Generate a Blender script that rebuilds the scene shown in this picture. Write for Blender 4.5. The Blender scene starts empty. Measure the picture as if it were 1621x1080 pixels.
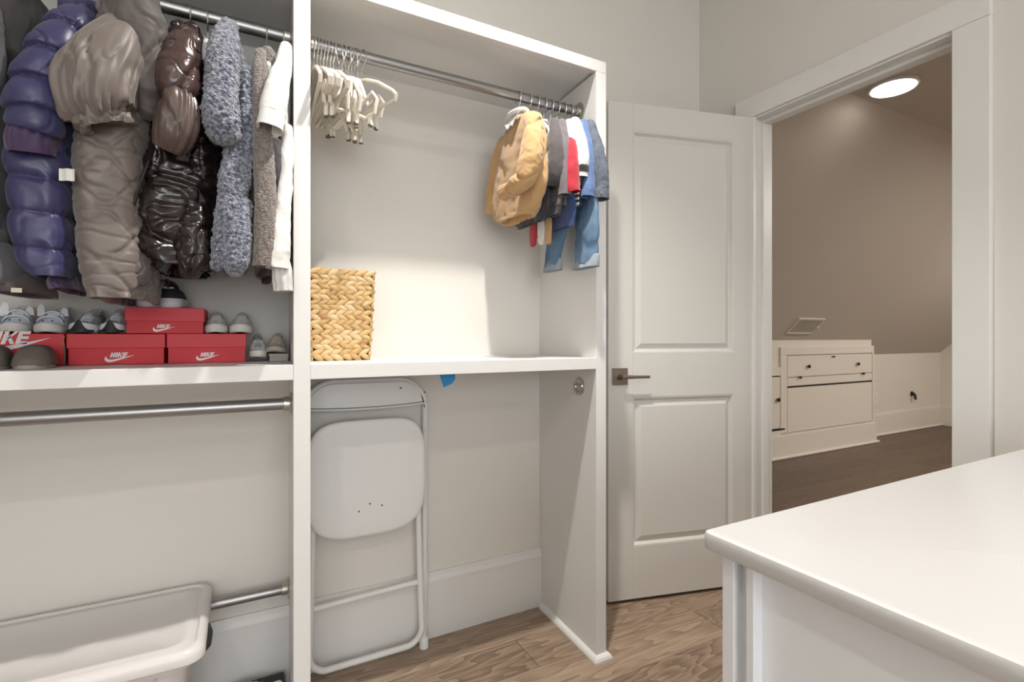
import bpy, bmesh, math, random
from math import sin, cos, pi, radians, sqrt, atan2, exp
from mathutils import Vector, Matrix, noise

random.seed(7)
S = bpy.context.scene
C = S.collection

# ------------------------------------------------------------------ camera, world, lights, exposure
cam_d = bpy.data.cameras.new('camera')
cam = bpy.data.objects.new('camera', cam_d); C.objects.link(cam)
cam_d.sensor_width = 36.0
cam_d.lens = 36.0 * 800.0 / 1621.0
cam_d.shift_y = -6.0 / 1621.0
cam_d.clip_start = 0.02
cam.location = (0, 0, 1.09)
cam.rotation_euler = (pi / 2, 0, -radians(28.0))
S.camera = cam

W = bpy.data.worlds.new('world'); S.world = W; W.use_nodes = True
W.node_tree.nodes['Background'].inputs[0].default_value = (0.92, 0.96, 1.0, 1)
W.node_tree.nodes['Background'].inputs[1].default_value = 8.6

S.view_settings.view_transform = 'Standard'
S.view_settings.look = 'None'
S.view_settings.gamma = 1.0
S.view_settings.use_curve_mapping = False
S.view_settings.exposure = -0.33

# ceiling cans: (x, y, watts, radius)
CANS = [(0.58, 0.90, 230.0, 0.045), (0.58, -0.90, 4.0, 0.07), (0.58, -2.65, 18.0, 0.07), (-0.75, -0.9, 15.0, 0.07)]   # the first is a narrow-beam spot, the second added as fill
CAN_COL = (1.0, 0.955, 0.895)
CEIL = 2.78
ATTIC_W = 10.5

# ------------------------------------------------------------------ materials
MATS = {}
def mat(name, col, rough=0.5, metal=0.0, bump=None, var=None, spec=0.5, trans=0.0, sheen=0.0, coat=0.0, emit=None, sss=0.0):
    """bump=(scale, strength, distance, kind)   var=(scale, colour2, contrast)"""
    if name in MATS: return MATS[name]
    m = bpy.data.materials.new(name); m.use_nodes = True
    nt = m.node_tree; N = nt.nodes; L = nt.links
    b = N['Principled BSDF']
    b.inputs['Base Color'].default_value = (*col, 1)
    b.inputs['Roughness'].default_value = rough
    b.inputs['Metallic'].default_value = metal
    b.inputs['Specular IOR Level'].default_value = spec
    b.inputs['Transmission Weight'].default_value = trans
    b.inputs['Sheen Weight'].default_value = sheen
    b.inputs['Coat Weight'].default_value = coat
    if sss:
        b.inputs['Subsurface Weight'].default_value = sss
        b.inputs['Subsurface Radius'].default_value = (0.02, 0.02, 0.02)
    if emit:
        b.inputs['Emission Color'].default_value = (*col, 1)
        b.inputs['Emission Strength'].default_value = emit
    tc = N.new('ShaderNodeTexCoord')
    if var:
        n = N.new('ShaderNodeTexNoise'); n.inputs['Scale'].default_value = var[0]; n.inputs['Detail'].default_value = 4
        r = N.new('ShaderNodeValToRGB')
        k = var[2]
        r.color_ramp.elements[0].position = 0.5 - k; r.color_ramp.elements[1].position = 0.5 + k
        r.color_ramp.elements[0].color = (*col, 1); r.color_ramp.elements[1].color = (*var[1], 1)
        L.new(tc.outputs['Object'], n.inputs['Vector']); L.new(n.outputs['Fac'], r.inputs['Fac'])
        L.new(r.outputs['Color'], b.inputs['Base Color'])
    if bump:
        kind = bump[3] if len(bump) > 3 else 'noise'
        if kind == 'noise':
            n = N.new('ShaderNodeTexNoise'); n.inputs['Scale'].default_value = bump[0]; n.inputs['Detail'].default_value = 3
            out = n.outputs['Fac']
        elif kind == 'voronoi':
            n = N.new('ShaderNodeTexVoronoi'); n.inputs['Scale'].default_value = bump[0]
            out = n.outputs['Distance']
        else:
            n = N.new('ShaderNodeTexWave'); n.inputs['Scale'].default_value = bump[0]; n.bands_direction = kind
            n.inputs['Distortion'].default_value = 0.6
            out = n.outputs['Fac']
        L.new(tc.outputs['Object'], n.inputs['Vector'])
        bp = N.new('ShaderNodeBump'); bp.inputs['Strength'].default_value = bump[1]; bp.inputs['Distance'].default_value = bump[2]
        L.new(out, bp.inputs['Height']); L.new(bp.outputs['Normal'], b.inputs['Normal'])
    MATS[name] = m
    return m

WALL = mat('wall_paint', (0.74, 0.715, 0.668), 0.7, bump=(220, 0.06, 0.002), spec=0.3)
CEILM = mat('ceiling_paint', (0.80, 0.78, 0.74), 0.8, bump=(180, 0.05, 0.002), spec=0.2)
TRIM = mat('white_trim_paint', (0.78, 0.77, 0.745), 0.38, bump=(60, 0.03, 0.001))
CLOS = mat('closet_white_paint', (0.745, 0.742, 0.728), 0.42, bump=(70, 0.03, 0.001))
DOORM = mat('door_paint', (0.67, 0.655, 0.618), 0.42, bump=(80, 0.03, 0.001))
SLOPE = mat('attic_slope_paint', (0.63, 0.575, 0.51), 0.75, bump=(150, 0.06, 0.002), spec=0.25)
KNEE = mat('attic_white_paint', (0.77, 0.72, 0.65), 0.55, bump=(90, 0.04, 0.001))
TOPM = mat('worktop_laminate', (0.60, 0.597, 0.595), 0.30, bump=(40, 0.015, 0.001))
DRES = mat('dresser_white', (0.84, 0.86, 0.89), 0.35, bump=(60, 0.02, 0.001))
STEEL = mat('brushed_steel', (0.36, 0.36, 0.36), 0.36, 1.0, bump=(300, 0.05, 0.001))
CHROME = mat('chrome_wire', (0.70, 0.70, 0.71), 0.18, 1.0)
NICKEL = mat('satin_nickel', (0.58, 0.55, 0.50), 0.28, 1.0)
BRONZE = mat('aged_bronze_handle', (0.30, 0.24, 0.19), 0.36, 1.0, bump=(200, 0.05, 0.001))
BLACKM = mat('black_metal', (0.015, 0.013, 0.012), 0.5)
GAP = mat('dark_joint', (0.03, 0.025, 0.02), 0.9)
WPLAS = mat('white_plastic', (0.80, 0.80, 0.79), 0.4, bump=(90, 0.03, 0.001))
WMET = mat('white_enamel_metal', (0.80, 0.80, 0.79), 0.3)
BINP = mat('translucent_bin_plastic', (0.83, 0.80, 0.79), 0.32, trans=0.18, bump=(14, 0.10, 0.01), sss=0.15)
CREAMP = mat('cream_hanger_plastic', (0.72, 0.67, 0.58), 0.45)
LAMPW = mat('lamp_glow', (1.0, 0.96, 0.9), emit=9.0)

def wood(name, dark, light, scl=1.0):
    m = bpy.data.materials.new(name); m.use_nodes = True
    nt = m.node_tree; N = nt.nodes; L = nt.links; b = N['Principled BSDF']
    tc = N.new('ShaderNodeTexCoord'); oi = N.new('ShaderNodeObjectInfo')
    add = N.new('ShaderNodeVectorMath'); add.operation = 'ADD'
    comb = N.new('ShaderNodeCombineXYZ')
    mul = N.new('ShaderNodeMath'); mul.operation = 'MULTIPLY'; mul.inputs[1].default_value = 37.0
    L.new(oi.outputs['Random'], mul.inputs[0])
    L.new(mul.outputs[0], comb.inputs[0]); L.new(mul.outputs[0], comb.inputs[1]); L.new(mul.outputs[0], comb.inputs[2])
    L.new(tc.outputs['Object'], add.inputs[0]); L.new(comb.outputs[0], add.inputs[1])
    mp = N.new('ShaderNodeMapping'); mp.inputs['Scale'].default_value = (1.6 * scl, 10 * scl, 4)
    L.new(add.outputs[0], mp.inputs['Vector'])
    warp = N.new('ShaderNodeTexNoise'); warp.inputs['Scale'].default_value = 1.1; warp.inputs['Detail'].default_value = 2
    L.new(mp.outputs[0], warp.inputs['Vector'])
    # cathedral bands: contour lines of a stretched noise
    m1 = N.new('ShaderNodeMath'); m1.operation = 'MULTIPLY'; m1.inputs[1].default_value = 11.0
    L.new(warp.outputs['Fac'], m1.inputs[0])
    m2 = N.new('ShaderNodeMath'); m2.operation = 'FRACT'; L.new(m1.outputs[0], m2.inputs[0])
    mp2 = N.new('ShaderNodeMapping'); mp2.inputs['Scale'].default_value = (5 * scl, 130 * scl, 10)
    L.new(add.outputs[0], mp2.inputs['Vector'])
    fine = N.new('ShaderNodeTexNoise'); fine.inputs['Scale'].default_value = 1.5; fine.inputs['Detail'].default_value = 5
    L.new(mp2.outputs[0], fine.inputs['Vector'])
    mx = N.new('ShaderNodeMath'); mx.operation = 'MULTIPLY_ADD'; mx.inputs[1].default_value = 0.34
    L.new(m2.outputs[0], mx.inputs[0])
    m3 = N.new('ShaderNodeMath'); m3.operation = 'MULTIPLY'; m3.inputs[1].default_value = 0.75
    L.new(fine.outputs['Fac'], m3.inputs[0]); L.new(m3.outputs[0], mx.inputs[2])
    m4 = N.new('ShaderNodeMath'); m4.operation = 'MULTIPLY_ADD'; m4.inputs[1].default_value = 0.30; 
    L.new(oi.outputs['Random'], m4.inputs[0]); L.new(mx.outputs[0], m4.inputs[2])
    r = N.new('ShaderNodeValToRGB')
    r.color_ramp.elements[0].position = 0.28; r.color_ramp.elements[0].color = (*dark, 1)
    r.color_ramp.elements[1].position = 0.95; r.color_ramp.elements[1].color = (*light, 1)
    L.new(m4.outputs[0], r.inputs['Fac']); L.new(r.outputs['Color'], b.inputs['Base Color'])
    b.inputs['Roughness'].default_value = 0.42
    bp = N.new('ShaderNodeBump'); bp.inputs['Strength'].default_value = 0.12; bp.inputs['Distance'].default_value = 0.002
    L.new(fine.outputs['Fac'], bp.inputs['Height']); L.new(bp.outputs['Normal'], b.inputs['Normal'])
    return m
OAK = wood('oak_floor', (0.125, 0.080, 0.052), (0.41, 0.30, 0.215))
OAKD = wood('attic_floor_dimmed', (0.060, 0.036, 0.022), (0.155, 0.100, 0.066), 1.0)  # darker copy of the oak, the dim attic light put into its colour

# ------------------------------------------------------------------ mesh helpers
def worigin(o):
    v = Vector((0, 0, 0))
    while o is not None:
        v += o.location; o = o.parent
    return v
def tag(o, label=None, cat=None, group=None, kind=None):
    if label: o['label'] = label
    if cat: o['category'] = cat
    if group: o['group'] = group
    if kind: o['kind'] = kind
    return o
def thing(name, loc, label, cat, group=None):
    o = bpy.data.objects.new(name, None); C.objects.link(o); o.location = loc
    o.empty_display_size = 0.05
    return tag(o, label, cat, group)

class MB:
    def __init__(s): s.v = []; s.f = []
    def add(s, vs, fs):
        b = len(s.v); s.v += [tuple(x) for x in vs]; s.f += [tuple(i + b for i in f) for f in fs]
        return s
    def box(s, x0, x1, y0, y1, z0, z1):
        return s.hexa([(x0, y0), (x1, y0), (x1, y1), (x0, y1)], z0, z1)
    def hexa(s, q, z0, z1):
        vs = [(x, y, z0) for x, y in q] + [(x, y, z1) for x, y in q]
        return s.add(vs, [(3, 2, 1, 0), (4, 5, 6, 7), (0, 1, 5, 4), (1, 2, 6, 5), (2, 3, 7, 6), (3, 0, 4, 7)])
    def prism(s, poly, ax, a0, a1):
        """polygon in the plane normal to axis ax, extruded a0..a1"""
        def P(u, v, a):
            return {'x': (a, u, v), 'y': (u, a, v), 'z': (u, v, a)}[ax]
        n = len(poly)
        vs = [P(u, v, a0) for u, v in poly] + [P(u, v, a1) for u, v in poly]
        fs = [tuple(range(n))[::-1], tuple(range(n, 2 * n))] + [(i, (i + 1) % n, n + (i + 1) % n, n + i) for i in range(n)]
        return s.add(vs, fs)
    def rings(s, R, cap0=True, cap1=True):
        n = len(R[0]); vs = [p for r in R for p in r]; fs = []
        for k in range(len(R) - 1):
            for i in range(n):
                j = (i + 1) % n
                fs.append((k * n + i, k * n + j, (k + 1) * n + j, (k + 1) * n + i))
        if cap0: fs.append(tuple(range(n))[::-1])
        if cap1: fs.append(tuple(range((len(R) - 1) * n, len(R) * n)))
        return s.add(vs, fs)
    def tube(s, pts, r, n=10, closed=False):
        P = [Vector(p) for p in pts]; R = []
        rr = r if isinstance(r, (list, tuple)) else [r] * len(P)
        up = None
        for i, p in enumerate(P):
            a = P[i - 1] if (i > 0 or closed) else p
            b = P[(i + 1) % len(P)] if (i < len(P) - 1 or closed) else p
            t = (b - a).normalized()
            if up is None:
                ref = Vector((0, 0, 1)) if abs(t.z) < 0.9 else Vector((1, 0, 0))
                A = (ref - t * ref.dot(t)).normalized()
            else:
                A = (up - t * up.dot(t)).normalized()
            up = A; B = t.cross(A)
            R.append([p + (A * cos(2 * pi * k / n) + B * sin(2 * pi * k / n)) * rr[i] for k in range(n)])
        if closed:
            R.append(R[0]); return s.rings(R, False, False)
        return s.rings(R)
    def lathe(s, prof, c, ax='z', n=24):
        """prof [(r, h)] about axis through c"""
        R = []
        for r, h in prof:
            r = max(r, 1e-5)
            ring = []
            for k in range(n):
                a = 2 * pi * k / n
                u, v = r * cos(a), r * sin(a)
                ring.append({'z': (c[0] + u, c[1] + v, c[2] + h), 'y': (c[0] + u, c[1] + h, c[2] + v), 'x': (c[0] + h, c[1] + u, c[2] + v)}[ax])
            R.append(ring)
        return s.rings(R)
    def build(s, name, m, parent=None, smooth=False, bevel=0, seg=2, world=True, angle=40):
        me = bpy.data.meshes.new(name); me.from_pydata(s.v, [], s.f); me.update()
        bm = bmesh.new(); bm.from_mesh(me)
        bmesh.ops.recalc_face_normals(bm, faces=bm.faces)
        if bevel:
            es = [e for e in bm.edges if len(e.link_faces) == 2 and e.calc_face_angle(0) > radians(30)]
            bmesh.ops.bevel(bm, geom=es, offset=bevel, segments=seg, profile=0.5, affect='EDGES', clamp_overlap=True)
        if smooth:
            for f in bm.faces: f.smooth = True
        bm.to_mesh(me); bm.free()
        me.materials.append(m)
        o = bpy.data.objects.new(name, me); C.objects.link(o)
        if parent is not None:
            o.parent = parent
            if world: o.location = -worigin(parent)
        if smooth and angle < 180:
            try: me.set_sharp_from_angle(angle=radians(angle))
            except Exception: pass
        return o

def struct(name, mb, m, **k):
    o = mb.build(name, m, **k); o['kind'] = 'structure'; return o

def crom(P, t):
    """Catmull-Rom through tuples P at t in 0..1"""
    n = len(P) - 1; x = min(max(t, 0), 1) * n; i = min(int(x), n - 1); f = x - i
    a = P[max(i - 1, 0)]; b = P[i]; c = P[i + 1]; d = P[min(i + 2, n)]
    return tuple(0.5 * (2 * b[k] + (c[k] - a[k]) * f + (2 * a[k] - 5 * b[k] + 4 * c[k] - d[k]) * f * f + (3 * b[k] - a[k] - 3 * c[k] + d[k]) * f ** 3) for k in range(len(b)))
def sg(v, e): return math.copysign(abs(v) ** e, v)

def loft(ctrl, n=48, m=80, disp=None, flat=True, e=0.85, dome=(1, 1), depth0=None, ref=(1, 0, 0)):
    """ctrl (x, y, z, a, b): centre and half sizes; rings lie flat (XY) or square to the path.
       dome: 1 rounded end, 0 open end with an inner lip, -1 flat end"""
    mb = MB(); base = []
    for k in range(m + 1):
        t = k / m
        base.append((t, crom(ctrl, t)))
    rings = []
    def frame(i):
        if flat: return Vector((1, 0, 0)), Vector((0, 1, 0)), Vector((0, 0, -1))
        a = Vector(base[max(i - 1, 0)][1][:3]); b = Vector(base[min(i + 1, m)][1][:3])
        t = (b - a).normalized(); r = Vector(ref)
        A = (r - t * r.dot(t)).normalized(); return A, t.cross(A), t
    def ring(i, sc=1.0, off=0.0, use=True):
        t, c = base[i]; A, B, T = frame(i); out = []
        p0 = Vector(c[:3]) + T * off
        for q in range(n):
            an = 2 * pi * q / n
            d = A * (sg(cos(an), e) * c[3]) + B * (sg(sin(an), e) * c[4])
            p = p0 + d * sc
            if disp and use:
                nn = (A * (cos(an) / max(c[3], 1e-4)) + B * (sin(an) / max(c[4], 1e-4))).normalized()
                p = p + nn * disp(t, an, p) * min(1.0, sc * 1.2)
            out.append(p)
        return out
    def ends(i, kind, sgn):
        c = base[i][1]; r = min(c[3], c[4])
        if kind == 1:
            return [ring(i, cos(w * pi / 180), sgn * r * 0.75 * sin(w * pi / 180)) for w in (25, 50, 70, 86)]
        if kind == 0:
            return [ring(i, 0.92, -sgn * 0.001), ring(i, 0.86, -sgn * 0.006), ring(i, 0.8, -sgn * 0.03)]
        return [ring(i, 0.6), ring(i, 0.05)]
    rings = ends(0, dome[0], -1)[::-1] + [ring(i) for i in range(m + 1)] + ends(m, dome[1], 1)
    mb.rings(rings)
    return mb

def nz(p, f, o=0.0): return noise.noise(Vector((p[0] * f + o, p[1] * f - o, p[2] * f + 2 * o)))
def ridged(p, f, o=0.0):
    v = 0; a = 1.0
    for k in range(3):
        v += a * (1 - abs(nz(p, f, o + 3.7 * k)) * 2); f *= 2.1; a *= 0.5
    return v / 1.75 - 0.5

# ================================================================== STRUCTURE
YB = 1.766        # back wall
XW = 1.985        # door wall face
DY0, DY1, DZ = 0.748, 1.458, 2.048     # door opening
XL, YN = -1.55, -3.4

fl = struct('floor', MB().box(XL, XW + 0.02, YN, YB, -0.05, -0.006), OAK)
pw, PL = 0.165, 1.35
pm = MB().box(0, PL - 0.0016, 0, pw - 0.0016, -0.006, 0).build('plank', OAK, fl, bevel=0.0009, seg=1)
pmesh = pm.data; first = True
row = 0; y = YB - pw
while y > -1.6:
    off = (row * 0.47) % 1.0 * PL
    x = -1.2 - off
    while x < XW:
        a, b = max(x, XL), min(x + PL, XW + 0.02)
        if b - a > 0.05:
            o = pm if first else pm.copy()
            if not first: C.objects.link(o); o.parent = fl
            first = False
            o.location = (a, y, 0); o.scale = ((b - a) / PL, 1, 1)
        x += PL
    y -= pw; row += 1

fa = struct('floor_attic', MB().box(XW + 0.02, 7.66, -1.6, 3.06, -0.05, -0.006), OAKD)
first = True; row = 0; y = 3.06 - pw
pa = MB().box(0, 1.6 - 0.002, 0, pw - 0.002, -0.006, 0).build('plank', OAKD, fa, bevel=0.0009, seg=1)
while y > 0.2:
    x = XW + 0.02 - (row * 0.41) % 1.0 * 1.6
    while x < 7.66:
        a, b = max(x, XW + 0.02), min(x + 1.6, 7.66)
        if b - a > 0.05:
            o = pa if first else pa.copy()
            if not first: C.objects.link(o); o.parent = fa
            first = False
            o.location = (a, y, 0); o.scale = ((b - a) / 1.6, 1, 1)
        x += 1.6
    y -= pw; row += 1

struct('ceiling', MB().box(XL - 0.1, XW + 0.11, YN - 0.1, YB + 0.1, CEIL, CEIL + 0.1), CEILM)
struct('wall_back', MB().box(XL - 0.1, XW + 0.11, YB, YB + 0.1, 0, CEIL), WALL)
struct('wall_left', MB().box(XL - 0.1, XL, YN, YB, 0, CEIL), WALL)
WX0, WX1, WZ0, WZ1 = -1.3, 0.7, 0.55, 2.35      # unseen window added behind the camera for soft fill light
struct('wall_front', MB().box(XL - 0.1, WX0, YN - 0.1, YN, 0, CEIL).box(WX1, XW + 0.11, YN - 0.1, YN, 0, CEIL).box(WX0, WX1, YN - 0.1, YN, 0, WZ0).box(WX0, WX1, YN - 0.1, YN, WZ1, CEIL), WALL)
wn = struct('fill_window_1', MB().box(WX0, WX1, YN - 0.07, YN - 0.03, WZ0, WZ0 + 0.05).box(WX0, WX1, YN - 0.07, YN - 0.03, WZ1 - 0.05, WZ1).box(WX0, WX0 + 0.05, YN - 0.07, YN - 0.03, WZ0 + 0.05, WZ1 - 0.05).box(WX1 - 0.05, WX1, YN - 0.07, YN - 0.03, WZ0 + 0.05, WZ1 - 0.05).box(-0.325, -0.275, YN - 0.07, YN - 0.03, WZ0 + 0.05, WZ1 - 0.05), TRIM)
MB().box(WX0 - 0.06, WX1 + 0.06, YN - 0.02, YN + 0.05, WZ0 - 0.03, WZ0).build('fill_window_sill', TRIM, wn, bevel=0.003)
pd = bpy.data.lights.new('fill_window_portal', 'AREA'); pd.shape = 'RECTANGLE'; pd.size = WX1 - WX0; pd.size_y = WZ1 - WZ0; pd.cycles.is_portal = True
po = bpy.data.objects.new('fill_window_portal', pd); C.objects.link(po); po.location = ((WX0 + WX1) / 2, YN - 0.08, (WZ0 + WZ1) / 2); po.rotation_euler = (pi / 2, 0, 0)
wr = MB()
wr.box(XW, XW + 0.11, YN, DY0 - 0.02, 0, CEIL)
wr.box(XW, XW + 0.11, DY1 + 0.02, YB, 0, CEIL)
wr.box(XW, XW + 0.11, DY0 - 0.02, DY1 + 0.02, DZ + 0.02, CEIL)
struct('wall_right', wr, WALL)

# baseboards
bb = struct('baseboard_back', MB().box(XL, XW, YB - 0.016, YB, 0, 0.20), CLOS, bevel=0.002)
MB().prism([(YB - 0.020, 0.200), (YB - 0.020, 0.208), (YB - 0.012, 0.222), (YB - 0.010, 0.236), (YB, 0.236), (YB, 0.200)], 'x', XL, XW).build('base_cap', CLOS, bb)
struct('baseboard_right', MB().box(XW - 0.016, XW, YN, DY0 - 0.11, 0, 0.20).box(XW - 0.012, XW, YN, DY0 - 0.11, 0.20, 0.235), TRIM, bevel=0.002)

# door casing, jamb, stop
tr = struct('trim_1', MB().box(XW - 0.020, XW, DY1 - 0.006, DY1 + 0.088, 0, DZ + 0.006), TRIM, bevel=0.003)
MB().box(XW - 0.020, XW, DY0 - 0.088, DY0 + 0.006, 0, DZ + 0.006).build('side_casing', TRIM, tr, bevel=0.003)
MB().box(XW - 0.020, XW, DY0 - 0.088, DY1 + 0.088, DZ + 0.0065, DZ + 0.098).build('head_casing', TRIM, tr, bevel=0.003)
MB().box(XW - 0.006, XW + 0.116, DY1, DY1 + 0.02, 0, DZ).build('jamb', TRIM, tr, bevel=0.002)
MB().box(XW - 0.006, XW + 0.116, DY0 - 0.02, DY0, 0, DZ).build('jamb', TRIM, tr, bevel=0.002)
MB().box(XW - 0.006, XW + 0.116, DY0 - 0.02, DY1 + 0.02, DZ, DZ + 0.02).build('head_jamb', TRIM, tr, bevel=0.002)
MB().box(XW + 0.040, XW + 0.075, DY0, DY1, DZ - 0.013, DZ).build('door_stop', TRIM, tr, bevel=0.002)
MB().box(XW + 0.040, XW + 0.075, DY1 - 0.012, DY1, 0, DZ - 0.013).build('door_stop', TRIM, tr, bevel=0.002)
MB().box(XW + 0.040, XW + 0.075, DY0, DY0 + 0.012, 0, DZ - 0.013).build('door_stop', TRIM, tr, bevel=0.002)

# ------------------------------------------------------------------ door leaf (local: s along leaf from hinge, t thickness towards camera, z)
HX, HY = 2.0, 1.47
dx, dy = -0.6890 / 0.7104, 0.173 / 0.7104
DW, DH0, DH1 = 0.7104, 0.014, 2.052
ang = atan2(dy, dx)
leaf_m = MB()
pan = [(0.122, 0.602, 1.024, 1.940), (0.122, 0.602, 0.228, 0.843)]
T0, T1 = -0.0175, 0.0175
zs = [DH0, 0.228, 0.843, 1.024, 1.940, DH1]
leaf_m.box(0, 0.122, T0, T1, DH0, DH1); leaf_m.box(0.602, DW, T0, T1, DH0, DH1)
for a, b in ((DH0, 0.228), (0.843, 1.024), (1.940, DH1)): leaf_m.box(0.122, 0.602, T0, T1, a, b)
door = leaf_m.build('door_1', DOORM, bevel=0.0012, seg=1)
door['kind'] = 'structure'
door.location = (HX, HY, 0); door.rotation_euler = (0, 0, ang)
def raised(s0, s1, z0, z1):
    R = []
    def r4(i, t): return [(s0 + i, t, z0 + i), (s1 - i, t, z0 + i), (s1 - i, t, z1 - i), (s0 + i, t, z1 - i)]
    return MB().rings([r4(0, -0.012), r4(0, 0.0175), r4(0.006, 0.0165), r4(0.016, 0.004), r4(0.020, 0.004), r4(0.042, 0.012), r4(0.044, 0.012)]).v and \
        MB().rings([r4(0, -0.012), r4(0, 0.0175), r4(0.006, 0.0160), r4(0.015, 0.003), r4(0.019, 0.003), r4(0.040, 0.0125), r4(0.042, 0.0125)])
for p in pan: raised(*p).build('panel', DOORM, door, world=False)
# leaf-local "towards camera" is +t when the leaf runs from hinge to the left: check side
h = bpy.data.objects.new('handle', None)
rose = MB().box(0.628, 0.694, T1, T1 + 0.009, 0.896, 0.964).build('handle_rose', BRONZE, door, bevel=0.0015, world=False)
MB().lathe([(0.012, T1 + 0.008), (0.012, T1 + 0.020), (0.010, T1 + 0.042), (0.008, T1 + 0.046), (0.0001, T1 + 0.046)], (0.661, 0, 0.930), 'y', 20).build('handle_neck', BRONZE, rose, smooth=True, world=False)
MB().tube([(0.668, T1 + 0.040, 0.930), (0.650, T1 + 0.042, 0.930), (0.60, T1 + 0.042, 0.9295), (0.548, T1 + 0.041, 0.929)], [0.008, 0.0075, 0.006, 0.006], 12).build('lever', BRONZE, rose, smooth=True, world=False)
bpy.data.objects.remove(h)
# ------------------------------------------------------------------ attic room shell
YK, YC, XG = 3.045, 2.88, 7.64
struct('wall_knee', MB().box(XW + 0.11, XG, YK, YK + 0.1, 0, 0.905), KNEE)
struct('wall_gable', MB().box(XG, XG + 0.1, -1.6, YK + 0.1, 0, 4.0), KNEE)
struct('wall_attic', MB().box(XW + 0.11, XG, -1.7, -1.6, 0, 2.4), KNEE)
zr = 0.90
yr = 1.545; zt = zr + (YK - yr)
struct('ceiling_slope', MB().prism([(YK + 0.1, zr - 0.1), (yr, zt), (yr, zt + 0.12), (YK + 0.1, zr + 0.02)], 'x', XW + 0.1, XG), SLOPE)
struct('ceiling_attic', MB().box(XW + 0.1, XG, -1.7, yr, zt, zt + 0.12), SLOPE)
# closet-room wall continued upwards on the attic side
struct('wall_attic_end', MB().box(XW + 0.09, XW + 0.11, -1.6, YB + 0.1, CEIL, 3.4).box(XW + 0.09, XW + 0.11, YB, YK, 0, CEIL), SLOPE)
bk = struct('baseboard_attic', MB().box(5.80, XG, YK - 0.02, YK, 0, 0.225), KNEE, bevel=0.003)
MB().box(5.80, XG, YK - 0.013, YK, 0.225, 0.242).build('base_cap', KNEE, bk, bevel=0.003)
MB().tube([(5.86, YK - 0.024, 0.010), (XG, YK - 0.024, 0.010)], 0.012, 8).build('shoe_molding', KNEE, bk, smooth=True)
bg = struct('baseboard_gable', MB().box(XG - 0.02, XG, -1.6, YK - 0.02, 0, 0.225), KNEE, bevel=0.003)
MB().box(XG - 0.013, XG, -1.6, YK - 0.013, 0.225, 0.242).build('base_cap', KNEE, bg, bevel=0.003)

# ================================================================== CLOSET UNIT
YF = 1.366; SK = 0.019   # the uprights run slightly askew to the back wall
cl = thing('built_in_wardrobe', (0.15, 1.56, 0), 'white built-in wardrobe with open shelves, divider and end panel', 'wardrobe')
def skew(x0, x1, z0, z1, y0=YF, y1=YB - 0.0005): 
    s0 = SK * (y0 - YF) / (YB - YF); s1 = SK * (y1 - YF) / (YB - YF)
    return MB().hexa([(x0 + s0, y0), (x1 + s0, y0), (x1 + s1, y1), (x0 + s1, y1)], z0, z1)
skew(0.110, 0.150, 0.0, 1.985).build('divider_panel', CLOS, cl, bevel=0.0015)
skew(1.047, 1.089, 0.0, 1.985).build('end_panel', CLOS, cl, bevel=0.0015)
skew(-0.78, -0.74, 0.0, 1.985).build('end_panel', CLOS, cl, bevel=0.0015)
MB().box(-0.78, 1.089, YF + 0.02, YB - 0.0005, 1.992, 2.012).build('top_board', CLOS, cl, bevel=0.001)
MB().box(-0.78, 1.089, YF, YF + 0.02, 1.985, 2.024).build('top_rail', CLOS, cl, bevel=0.0015)
for a, b in ((-0.74, 0.110), (0.150, 1.047)):
    MB().hexa([(a, YF + 0.018), (b, YF + 0.018), (b + SK, YB - 0.0005), (a + SK, YB - 0.0005)], 0.999, 1.0205).build('shelf', CLOS, cl, bevel=0.001)
    MB().box(a, b, YF, YF + 0.018, 0.983, 1.0215).build('shelf_edge', CLOS, cl, bevel=0.0015)
# shoe moulding round the end panel foot and divider foot
def qround(path, name):
    prof = [(0, 0), (0.016, 0), (0.016, 0.006), (0.012, 0.014), (0.006, 0.019), (0, 0.021)]
    R = []
    for (x, y, nx, ny) in path:
        R.append([(x + nx * d, y + ny * d, zz) for d, zz in prof])
    return MB().rings(R).build(name, CLOS, cl)
for x0, x1 in ((1.047, 1.089), (0.110, 0.150)):
    qround([(x0 + SK * 0.94, YB - 0.018, -1, 0), (x0, YF, -1, -1)], 'shoe_molding')
    qround([(x0, YF, -1, -1), (x1, YF, 1, -1)], 'shoe_molding')
    qround([(x1, YF, 1, -1), (x1 + SK * 0.94, YB - 0.018, 1, 0)], 'shoe_molding')
# right bay: shelf cleat
MB().box(0.168, 1.066, YB - 0.018, YB - 0.001, 0.960, 0.999).build('cleat', CLOS, cl, bevel=0.001)

# ------------------------------------------------------------------ rods
RY, RZ = 1.471, 1.889
def rod(x0, x1, y, z, r, label, ends, name='closet_rod', y1=None, z1=None):
    y1 = y if y1 is None else y1; z1 = z if z1 is None else z1
    t = thing(name, ((x0 + x1) / 2, y, z), label, 'clothes rod')
    MB().tube([(x0, y, z), ((x0 + x1) / 2, (y + y1) / 2, (z + z1) / 2), (x1, y1, z1)], r, 24).build('tube', STEEL, t, smooth=True)
    for x, sgn in ends:
        MB().lathe([(0.0001, 0), (0.030, 0), (0.031, sgn * 0.003), (0.026, sgn * 0.005), (r + 0.004, sgn * 0.006), (r + 0.004, sgn * 0.020), (r + 0.0005, sgn * 0.021), (0.0001, sgn * 0.021)],
                   (x, y if sgn > 0 or y == y1 else y1, z if sgn > 0 else z1), 'x', 28).build('end_socket', NICKEL, t, smooth=True, angle=30)
    return t
rod(0.158, 1.050, RY, RZ, 0.0155, 'brushed steel clothes rod high in the right bay with children\'s clothes', [(1.0515, -1), (0.1555, 1)])
rod(-0.739, 0.113, RY, RZ, 0.0160, 'brushed steel clothes rod high in the left bay carrying the coats', [(0.1145, -1)])
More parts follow.
